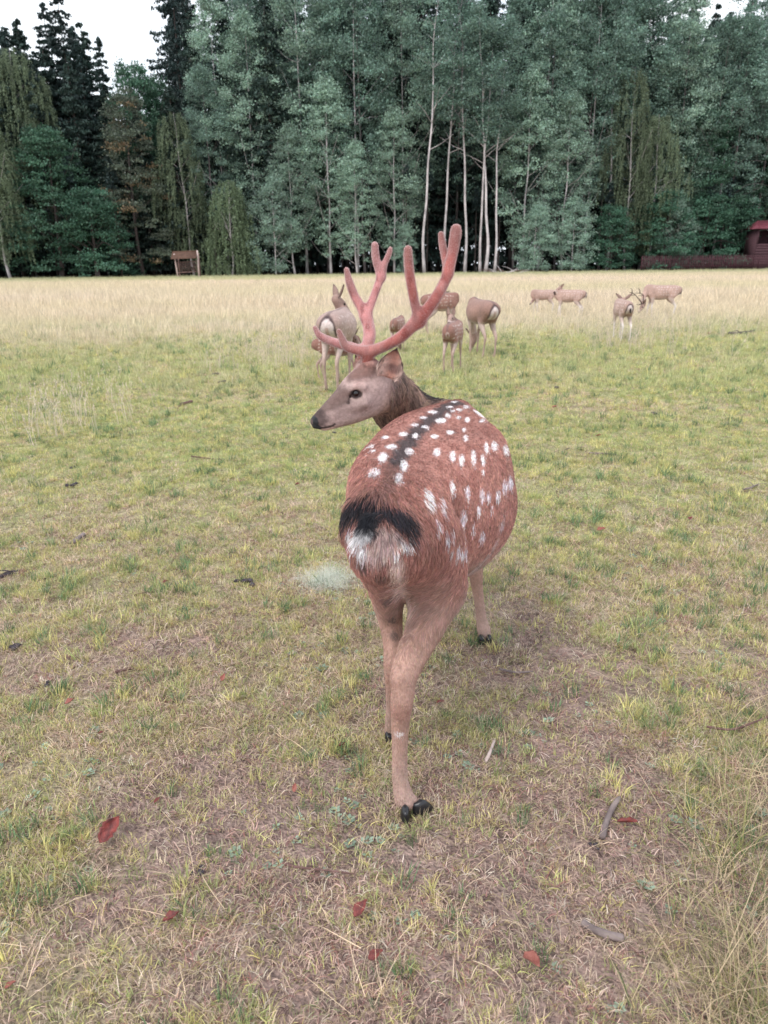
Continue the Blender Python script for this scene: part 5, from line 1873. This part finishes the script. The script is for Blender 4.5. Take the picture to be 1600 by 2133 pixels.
# ------------------------------------------------------------------ hay rack, hut, fence
wood_brown = mat_noise('weathered_wood', (.11, .070, .062), (.24, .155, .14), scale=5, rough=.85, stretch=(1, 1, .25), bump=.4)
wood_pale = mat_noise('pale_pole', (.42, .32, .30), (.62, .50, .47), scale=6, rough=.8, bump=.3)
wood_roof = mat_noise('shingle_wood', (.075, .042, .032), (.15, .085, .060), scale=6, rough=.9, bump=.4)
fence_mat = mat_noise('fence_stain', (.042, .019, .024), (.088, .036, .044), scale=5, rough=.8, bump=.3)
hut_mat = mat_noise('hut_boards', (.060, .030, .038), (.10, .050, .060), scale=4, rough=.85, bump=.3)
roof_mat = mat_noise('red_roof', (.12, .030, .045), (.19, .05, .068), scale=3, rough=.6, bump=.2)
dark_mat = mat_plain('dark_opening', (.012, .010, .012), rough=.9, spec=.1)


def box(lo, hi, bevel=0.0):
    lo, hi = np.array(lo, float), np.array(hi, float)
    V = np.array([[(lo, hi)[a][0], (lo, hi)[b_][1], (lo, hi)[c][2]] for a in (0, 1) for b_ in (0, 1) for c in (0, 1)])
    Q = np.array([(0, 1, 3, 2), (4, 6, 7, 5), (0, 4, 5, 1), (2, 3, 7, 6), (0, 2, 6, 4), (1, 5, 7, 3)])
    return V, Q, np.zeros((0, 3), int)


def part(name, shape, mat, parent, smooth=False):
    V, Q, T = shape
    return link(name, mesh(name, V, [Q, T] if len(T) else Q, smooth=smooth), mat, parent)


def beam(a, b_, w, h):
    """a squared timber from a to b"""
    a, b_ = np.array(a, float), np.array(b_, float)
    d = nrm(b_ - a)
    s = nrm(np.cross(d, [0, 0, 1])) if abs(d[2]) < .9 else np.array([1.0, 0, 0])
    u = np.cross(s, d)
    V = np.array([p + s * i_ * w / 2 + u * j_ * h / 2 for p in (a, b_) for i_, j_ in ((-1, -1), (1, -1), (1, 1), (-1, 1))])
    return V, np.array([(0, 1, 2, 3), (7, 6, 5, 4), (0, 4, 5, 1), (1, 5, 6, 2), (2, 6, 7, 3), (3, 7, 4, 0)]), np.zeros((0, 3), int)


# hay rack below the bronze tree
hg = G(393, 579.5)
rack = empty('hay_rack', (hg[0], hg[1] - .3, 0), .05)
tag(rack, 'small roofed wooden hay rack standing at the dark forest edge', 'hay rack')
S_ = hg[1] / 1540.0
W2, HH = 45 * S_ / 2, 50 * S_
part('post', beam((-W2 * .86, 0, -.1), (-W2, 0, HH * .92), .14, .14), wood_pale, rack)
part('post', beam((W2 * .97, 0, -.1), (W2, 0, HH * 1.04), .14, .14), wood_pale, rack)
part('post', beam((-W2 * .9, 1.4, -.1), (-W2 * .9, 1.4, HH * .95), .13, .13), wood_brown, rack)
part('post', beam((W2 * .9, 1.4, -.1), (W2 * .9, 1.4, HH * .95), .13, .13), wood_brown, rack)
part('rail', beam((-W2 * .95, -.02, HH * .60), (W2 * .99, -.02, HH * .64), .08, .10), wood_brown, rack)
part('rail', beam((-W2 * .90, -.02, HH * .21), (W2 * .98, -.02, HH * .25), .08, .10), wood_brown, rack)
for k in range(17):
    t = (k + .5) / 17
    x0 = -W2 * .88 + t * W2 * 1.82
    part('bar', beam((x0, .05, HH * .22), (x0 - .05, -.11, HH * .62), .045, .045), wood_brown, rack)
for k in range(7):
    a_ = k / 7
    y_ = -.75 + a_ * 1.25
    z_ = HH * (.72 + .27 * a_)
    y2, z2 = y_ + 1.25 / 7 - .012, z_ + HH * .27 / 7
    V = np.array([(x, y, z + t) for t in (0, .035) for x, y, z in ((-W2 * 1.22, y_, z_), (W2 * .96, y_, z_ + .06), (W2 * .96, y2, z2 + .06), (-W2 * 1.22, y2, z2))])
    part('roof_board', (V, np.array([(0, 3, 2, 1), (4, 5, 6, 7), (0, 1, 5, 4), (1, 2, 6, 5), (2, 3, 7, 6), (3, 0, 4, 7)]), np.zeros((0, 3), int)), wood_roof, rack)
part('roof_board', beam((-W2 * 1.22, .45, HH * .99), (W2 * .96, .45, HH * 1.02), .10, .12), wood_roof, rack)

# picket fence running to the hut
f0, f1 = EDGE(1330), EDGE(1660)
f0[1] -= 1.2
f1[1] -= 1.6
L_ = np.linalg.norm(f1 - f0)
ang = math.atan2(f1[1] - f0[1], f1[0] - f0[0])
fence = empty('picket_fence', (f0[0], f0[1], 0), ang)
tag(fence, 'dark red wooden picket fence at the forest edge on the right', 'fence')
hF = 31 * f0[1] / 1540
npk = int(L_ / .26)
pm = None
for k in range(npk):
    x0 = k * L_ / npk
    if pm is None:
        V, Q, T = box((-.055, -.02, .06), (.055, .02, hF * .96))
        V = np.vstack([V, [[0, -.02, hF * 1.03], [0, .02, hF * 1.03]]])
        pm = mesh('picket', V, [Q, np.array([(1, 8, 5), (3, 7, 9)]), np.array([(1, 3, 9, 8), (5, 8, 9, 7)])], smooth=False)
    o = link('picket', pm, fence_mat, fence, (x0, 0, random.Random(k).uniform(-.03, .03)))
    o.rotation_euler = (0, random.Random(k + 5).uniform(-.02, .02), 0)
for zz in (.30, .72):
    part('rail', beam((-.2, .05, hF * zz), (L_ + .2, .05, hF * zz), .06, .11), fence_mat, fence)
for k in range(8):
    part('post', box((k * L_ / 7 - .07, .09, -.2), (k * L_ / 7 + .07, .22, hF * .92)), fence_mat, fence)

# hut with a red roof at the right edge
hp = G(1600, 559.8)
hp[1] = np.interp(1600, [1330, 1660], [f0[1], f1[1]])
hp[0] = P(1600, 540, hp[1])[0]
S_ = (hp[1] + 1.6) / 1540
x0 = P(1578, 500, hp[1] + 1.6)[0]
hut = empty('garden_hut', (x0, hp[1] + 1.6, 0), 0)
tag(hut, 'dark wooden hut with a red roof behind the fence at the right edge', 'hut')
zt = 62 * S_ + .9
for k in range(10):
    z0, z1 = k * (zt * .66) / 10, (k + 1) * (zt * .66) / 10 - .015
    part('wall_board', box((.0, 0, z0), (5.0, .06 + .01 * (k % 2), z1)), hut_mat, hut)
part('wall', box((0, .1, 0), (.08, 3.4, zt)), hut_mat, hut)
part('wall', box((4.9, .1, 0), (5.0, 3.4, zt)), hut_mat, hut)
part('wall', box((0, 3.4, 0), (5.0, 3.5, zt)), hut_mat, hut)
for x_ in (0, 1.6, 3.3, 4.88):
    part('post', box((x_, -.03, zt * .66), (x_ + .13, .10, zt)), hut_mat, hut)
part('rail', box((-.05, -.06, zt), (5.1, .10, zt + .16)), hut_mat, hut)
for sgn, nm in ((-1, 'roof'), (1, 'roof')):
    y0_, y1_ = 1.75, (-.45 if sgn < 0 else 3.95)
    xi = 1.0
    V = np.array([(-.35, y1_, zt + .12), (5.4, y1_, zt + .12), (4.6, y0_, zt + 1.25), (.55, y0_, zt + 1.25)], float)
    V2 = V + [0, 0, .09]
    Q = np.array([(0, 1, 2, 3), (7, 6, 5, 4), (0, 4, 5, 1), (1, 5, 6, 2), (2, 6, 7, 3), (3, 7, 4, 0)])
    part(nm, (np.vstack([V, V2]), Q, np.zeros((0, 3), int)), roof_mat, hut)
V = np.array([(-.35, -.45, zt + .12), (-.35, 3.95, zt + .12), (.55, 1.75, zt + 1.25)], float)
for dx in (0, 1):
    W = V.copy()
    if dx:
        W[:, 0] = 5.05 - W[:, 0]
    W2_ = W + [0, 0, .085]
    part('roof', (np.vstack([W, W2_]), np.array([(0, 1, 4, 3), (1, 2, 5, 4), (2, 0, 3, 5)]), np.array([(0, 2, 1), (3, 4, 5)])), roof_mat, hut)
part('floor', box((.1, .1, .02), (4.88, 3.38, .12)), dark_mat, hut)

# ------------------------------------------------------------------ wood on the ground
stick_mat = mat_noise('dead_wood', (.11, .085, .085), (.27, .215, .205), scale=18, rough=.9, stretch=(1, 1, 1), bump=.6)
dark_wood = mat_noise('rotten_wood', (.035, .028, .035), (.095, .08, .09), scale=30, rough=.95, bump=.8)
twig_mat = mat_noise('twig', (.10, .055, .050), (.19, .11, .10), scale=25, rough=.85, bump=.4)


def stick(name, label, pix, r, mat=stick_mat, cat='stick', lift=None, knots=0, group=None, taper=.6, twigs=0, seed=0):
    """pix: photo pixels along the stick, all on the ground"""
    rng = np.random.default_rng(seed)
    pts = np.array([G(*p) for p in pix])
    pts[:, 2] = r * .6 if lift is None else lift
    o = pts.mean(0)
    o[2] = 0
    q = catmull(pts, 6)
    t = np.linspace(0, 1, len(q))
    rad = r * (1 - (1 - taper) * t) * (1 + .05 * np.sin(t * 9 + seed)) * (1 + rng.normal(0, .035, len(q)))
    rad[0] *= .75
    rad[-1] *= .6
    parts = [tube(q - o, rad, 9)]
    for k in range(twigs):
        j_ = rng.integers(1, len(q) - 1)
        d = nrm(rng.normal(0, 1, 3) * [1, 1, .3])
        parts.append(tube(catmull([q[j_] - o, q[j_] - o + d * r * 5 + [0, 0, r], q[j_] - o + d * r * 11], 3), np.linspace(r * .4, r * .12, 7), 5))
    V, Q, T = join(parts)
    ob = link(name, mesh(name, V, [Q, T]), mat, None, o)
    tag(ob, label, cat, group)
    return ob


stick('fallen_branch', 'thick grey stick lying in the dry grass at lower right', [(1254, 1748), (1262, 1718), (1276, 1686), (1291, 1664)], .0095, taper=.75, seed=1)
stick('fallen_branch', 'curved grey stick half buried in grass at the bottom right', [(1212, 1925), (1238, 1940), (1268, 1952), (1300, 1958)], .009, taper=1.1, seed=2)
stick('thin_twig', 'thin red-brown twig arching in from the right edge', [(1470, 1530), (1520, 1536), (1565, 1522), (1610, 1503)], .0045, twig_mat, 'twig', lift=.03, seed=3)
stick('log', 'dark rotten log lying in the far meadow below the grazing buck', [(1516, 698), (1535, 698), (1556, 695), (1573, 692)], .045, dark_wood, 'log', twigs=3, seed=4)
stick('fallen_branch', 'short grey branch lying flat on the grass right of the stag', [(1226, 945), (1245, 946), (1270, 947), (1292, 950)], .010, taper=.4, seed=5)
stick('fallen_branch', 'small dead branch near the right edge at mid height', [(1548, 1021), (1562, 1018), (1580, 1010)], .008, taper=.7, twigs=2, seed=6)
stick('fallen_branch', 'dark brown broken branch in the meadow left of the stag\'s head', [(377, 845), (388, 842), (401, 838)], .022, twig_mat, taper=.7, twigs=2, seed=7)
stick('thin_twig', 'long thin twig lying in the grass left of the stag\'s chin', [(398, 951), (420, 954), (450, 957), (495, 960)], .006, twig_mat, 'twig', taper=.4, seed=8)
stick('wood_chunk', 'short grey log piece lying left of the stag at rump height', [(150, 1134), (162, 1126), (176, 1115)], .014, stick_mat, 'log', taper=1.0, seed=9)
stick('fallen_branch', 'dark bark strip at the left edge of the picture', [(-2, 1206), (15, 1199), (44, 1190)], .010, dark_wood, taper=.8, twigs=2, seed=10)
stick('thin_twig', 'brown twig on bare soil left of the near hoof', [(590, 1800), (620, 1808), (660, 1812), (740, 1822)], .004, twig_mat, 'twig', taper=.5, seed=11)
stick('thin_twig', 'pale straw-like twig crossing the grass behind the front hoof', [(1040, 1395), (1075, 1402), (1110, 1400)], .005, stick_mat, 'twig', seed=12)
stick('bark_chip', 'pale upright chip of wood in the grass right of the hind leg', [(1012, 1588), (1022, 1566), (1031, 1542)], .006, wood_pale, 'chip', taper=.7, seed=13)
stick('thin_twig', 'brown twig at left between two red leaves', [(280, 1241), (300, 1236), (325, 1234)], .005, twig_mat, 'twig', seed=14)
stick('thin_twig', 'dark short twig in the grass at lower left of the fluff tuft', [(240, 1402), (262, 1396), (280, 1394)], .006, twig_mat, 'twig', seed=15)
stick('arching_branch', 'pale arching fallen stem at the forest edge above the raised-head fallow deer', [(1130, 558), (1180, 556), (1230, 557), (1300, 562)], .12, wood_brown, 'fallen stem', lift=.15, seed=16)


def brush_pile():
    rng = np.random.default_rng(9)
    g = G(1050, 571)
    root = empty('brush_pile', (g[0], g[1] - .5, 0))
    tag(root, 'tangle of bare dead branches at the foot of the white trunks', 'brush pile')
    for k in range(26):
        a_ = rng.uniform(0, 6.28)
        L2 = rng.uniform(.8, 2.6)
        p0 = np.array([rng.normal(0, .9), rng.normal(0, .5), rng.uniform(0, .25)])
        d = np.array([math.cos(a_), math.sin(a_) * .5, rng.uniform(0, .45)])
        part('branch', tube(catmull([p0, p0 + d * L2 * .5 + rng.normal(0, .1, 3), p0 + d * L2], 3), np.linspace(.05, .012, 7), 5), bark_pale if k % 3 else wood_brown, root, True)


brush_pile()


def clod(label, px, py, size, mat=dark_wood, cat='dropping', n=3, seed=0, name='dark_clod', group=None):
    rng = np.random.default_rng(seed)
    g = G(px, py)
    s = size * np.hypot(g[1], CAM_H) / 1540.0
    F = Field((-s * 1.6, -s * 1.6, -s * .4), (s * 1.6, s * 1.6, s * 1.3), s / 7)
    for k in range(n):
        x, y = rng.normal(0, s * .45, 2)
        F.chain([(x, y, s * .18, s * rng.uniform(.3, .45), s * rng.uniform(.18, .3)), (x + rng.normal(0, s * .3), y + rng.normal(0, s * .3), s * .2, s * .28, s * .2)], k=s * .12, n=2)
    V, Q = F.surface()
    V = V + (fbm(V, 5 / s, seed)[:, None] - .5) * s * .25
    o = link(name, mesh(name, V, Q), mat, None, (g[0], g[1], 0))
    tag(o, label, cat, group)


for k, (lab, px, py, sz) in enumerate([
        ('dark clod in the meadow behind the stag\'s head, upper of two', 449, 782, 12), ('dark lumpy clod in the meadow just below the smaller one, left of the stag\'s head', 461, 798, 13),
        ('dark crumbly clod left of the pale fluff', 512, 1212, 20), ('small dark clod at the left edge below the bark strip', 36, 1350, 17),
        ('tiny black clod low at the left, above the green tufts', 102, 1426, 11), ('dark lump at upper left in the browner grass', 150, 975, 9),
        ('flat dark clod below the lump at upper left', 155, 1011, 12), ('small black dropping right of the stag\'s back', 1185, 937, 7),
        ('small grey clod in the green grass far right of the stag', 1367, 863, 8), ('small grey clod between the fawn and the right-hand deer', 1160, 809, 9),
        ('grey pebble-like clod under the stag\'s chin', 695, 902, 7), ('small dark clod in the grass near the left edge, level with the bark strip', 94, 1207, 6),
        ('small black clod on bare soil at the lower right', 1231, 1760, 9), ('dark clod on bare soil at lower left of the picture', 414, 1818, 11)]):
    clod(lab, px, py, sz, seed=k + 1, n=4)

# ------------------------------------------------------------------ fallen red leaves
red_leaf = mat_noise('red_leaf', (.07, .020, .020), (.27, .058, .050), scale=55, rough=.55, bump=.4, spec=.4)
orange_leaf = mat_noise('orange_leaf', (.22, .065, .052), (.36, .15, .12), scale=35, rough=.6, bump=.4)


def leaf(label, px, py, size, ang, curl=.5, tilt=.3, mat=red_leaf, seed=0):
    rng = np.random.default_rng(seed)
    g = G(px, py)
    L2 = size * .88 * np.hypot(g[1], CAM_H) / 1540.0
    nu, nv = 12, 9
    V, Q = [], []
    for lay_ in (0, 1):
        for i_ in range(nu):
            u = i_ / (nu - 1)
            w = L2 * .27 * math.sin(math.pi * u ** .8) ** .85 * (1 + .12 * math.sin(u * 31 + seed)) + L2 * .004
            for j_ in range(nv):
                v = j_ / (nv - 1) * 2 - 1
                V.append(((u - .5) * L2, w * v, curl * L2 * (.42 * v * v * math.sin(math.pi * u) + .6 * (u - .5) ** 2 + .10 * math.sin(u * 7 + seed) * v) + L2 * .035 * math.sin(9 * v + u * 14 + seed) * abs(v) + L2 * .02 * (abs(v) < .1) - lay_ * .0007))
    n_ = nu * nv
    for i_ in range(nu - 1):
        for j_ in range(nv - 1):
            a_ = i_ * nv + j_
            Q.append((a_, a_ + nv, a_ + nv + 1, a_ + 1))
            Q.append((n_ + a_, n_ + a_ + 1, n_ + a_ + nv + 1, n_ + a_ + nv))
    for i_ in range(nu - 1):
        for j_ in (0, nv - 1):
            a_ = i_ * nv + j_
            Q.append((a_, a_ + n_, a_ + nv + n_, a_ + nv) if j_ == 0 else (a_, a_ + nv, a_ + nv + n_, a_ + n_))
    V = np.array(V)
    rt = empty('fallen_leaf', (g[0], g[1], .014 + L2 * .13 * tilt * 2))
    rt.rotation_euler = (rng.normal(0, .2), -tilt, ang)
    tag(rt, label, 'leaf', 'red leaves fallen on the grass')
    link('blade', mesh('blade', V, np.array(Q)), mat, rt)
    part('stem', tube(catmull([(L2 * .49, 0, curl * L2 * .09), (L2 * .58, L2 * .02, curl * L2 * .12), (L2 * .70, L2 * .05, curl * L2 * .1)], 3), np.linspace(L2 * .013, L2 * .008, 7), 5), twig_mat, rt, True)


for k, a_ in enumerate([
        ('large curled dark red leaf at the lower left', 232, 1744, 64, 1.0, .6, .5, red_leaf),
        ('purplish red leaf on bare soil at the bottom left', 358, 1922, 36, .5, .5, .2, red_leaf),
        ('red leaf left of centre near the bottom', 753, 1906, 44, .9, .5, .35, red_leaf),
        ('dark red leaf near the bottom centre', 783, 2001, 34, .4, .5, .3, red_leaf),
        ('orange-red ragged leaf at the bottom right of centre', 1108, 2015, 52, -1.1, .5, .35, orange_leaf),
        ('flat dull red leaf beside the thick grey stick', 1306, 1722, 42, -.2, .4, .15, red_leaf),
        ('small pinkish leaf standing in the grass left of the hind hoof', 615, 1652, 20, 1.4, .4, .8, orange_leaf),
        ('tiny magenta leaf left of the hind leg', 712, 1560, 18, .4, .5, .3, red_leaf),
        ('small pink leaf in the left middle grass', 147, 1470, 24, .6, .5, .3, orange_leaf),
        ('pink leaf on a straw at left centre', 466, 1420, 20, 1.3, .5, .5, orange_leaf),
        ('small orange-red leaf right of the stag\'s belly', 1252, 1108, 20, 0., .5, .2, orange_leaf),
        ('tiny orange leaf in the green grass right of the stag\'s back', 1155, 851, 14, .2, .5, .2, orange_leaf),
        ('tiny orange leaf below the first, right of the stag', 1247, 911, 14, .1, .5, .2, orange_leaf),
        ('small red leaf in the brown grass left of the stag\'s rump', 620, 1013, 14, .5, .5, .2, red_leaf),
        ('small red leaf at left, beside a brown twig', 345, 1218, 14, .3, .5, .2, red_leaf),
        ('small red leaf at the right in dry grass', 1438, 1085, 16, .8, .5, .2, red_leaf),
        ('pink leaf at the lower left corner', 24, 2062, 22, .6, .4, .2, orange_leaf),
        ('small red leaf near the hind leg on the right side', 917, 1470, 18, .1, .5, .2, red_leaf),
        ('tiny red leaf in the grass above the large curled leaf', 328, 1676, 16, .9, .5, .3, red_leaf),
        ('small magenta leaf at upper left of the large curled leaf', 211, 1535, 15, .2, .5, .3, red_leaf)]):
    leaf(*a_, seed=k + 3)


# ------------------------------------------------------------------ tuft of pale shed hair in the grass by the rump
def fluff():
    g = G(683, 1215)
    rng = np.random.default_rng(3)
    n_ = 2100
    segs = 6
    base = np.column_stack([rng.standard_t(5, n_) * .050, rng.standard_t(5, n_) * .055, np.abs(rng.normal(0, .018, n_)) + .012])
    base[:, :2] += .03 * np.column_stack([np.sin(base[:, 1] * 60), np.cos(base[:, 0] * 47)])
    d = rng.normal(0, 1, (n_, 3)) * [1, 1, .45]
    d = nrm(d)
    d2 = nrm(rng.normal(0, 1, (n_, 3)))
    L2 = rng.uniform(.02, .07, n_)
    pts = np.zeros((n_, segs, 3))
    for s in range(segs):
        t = s / (segs - 1)
        pts[:, s] = base + d * (L2 * t)[:, None] + d2 * (L2 * .5 * math.sin(t * 3))[:, None]
    pts[:, :, 2] = np.maximum(pts[:, :, 2], .004)
    cv = bpy.data.hair_curves.new('hair_tuft')
    cv.add_curves([segs] * n_)
    cv.attributes['position'].data.foreach_set('vector', pts.astype(np.float32).ravel())
    ra = cv.attributes.get('radius') or cv.attributes.new('radius', 'FLOAT', 'POINT')
    ra.data.foreach_set('value', np.full(n_ * segs, .00016, np.float32))
    cv.attributes.new('tint', 'FLOAT_COLOR', 'CURVE').data.foreach_set('color', np.tile(np.array([.66, .68, .60, 1], np.float32), n_))
    o = bpy.data.objects.new('hair_tuft', cv)
    COL.objects.link(o)
    o.location = (g[0], g[1], 0)
    cv.materials.append(fur_mat)
    tag(o, 'wispy patch of whitish shed hair lying in the grass left of the rump', 'fluff')


fluff()
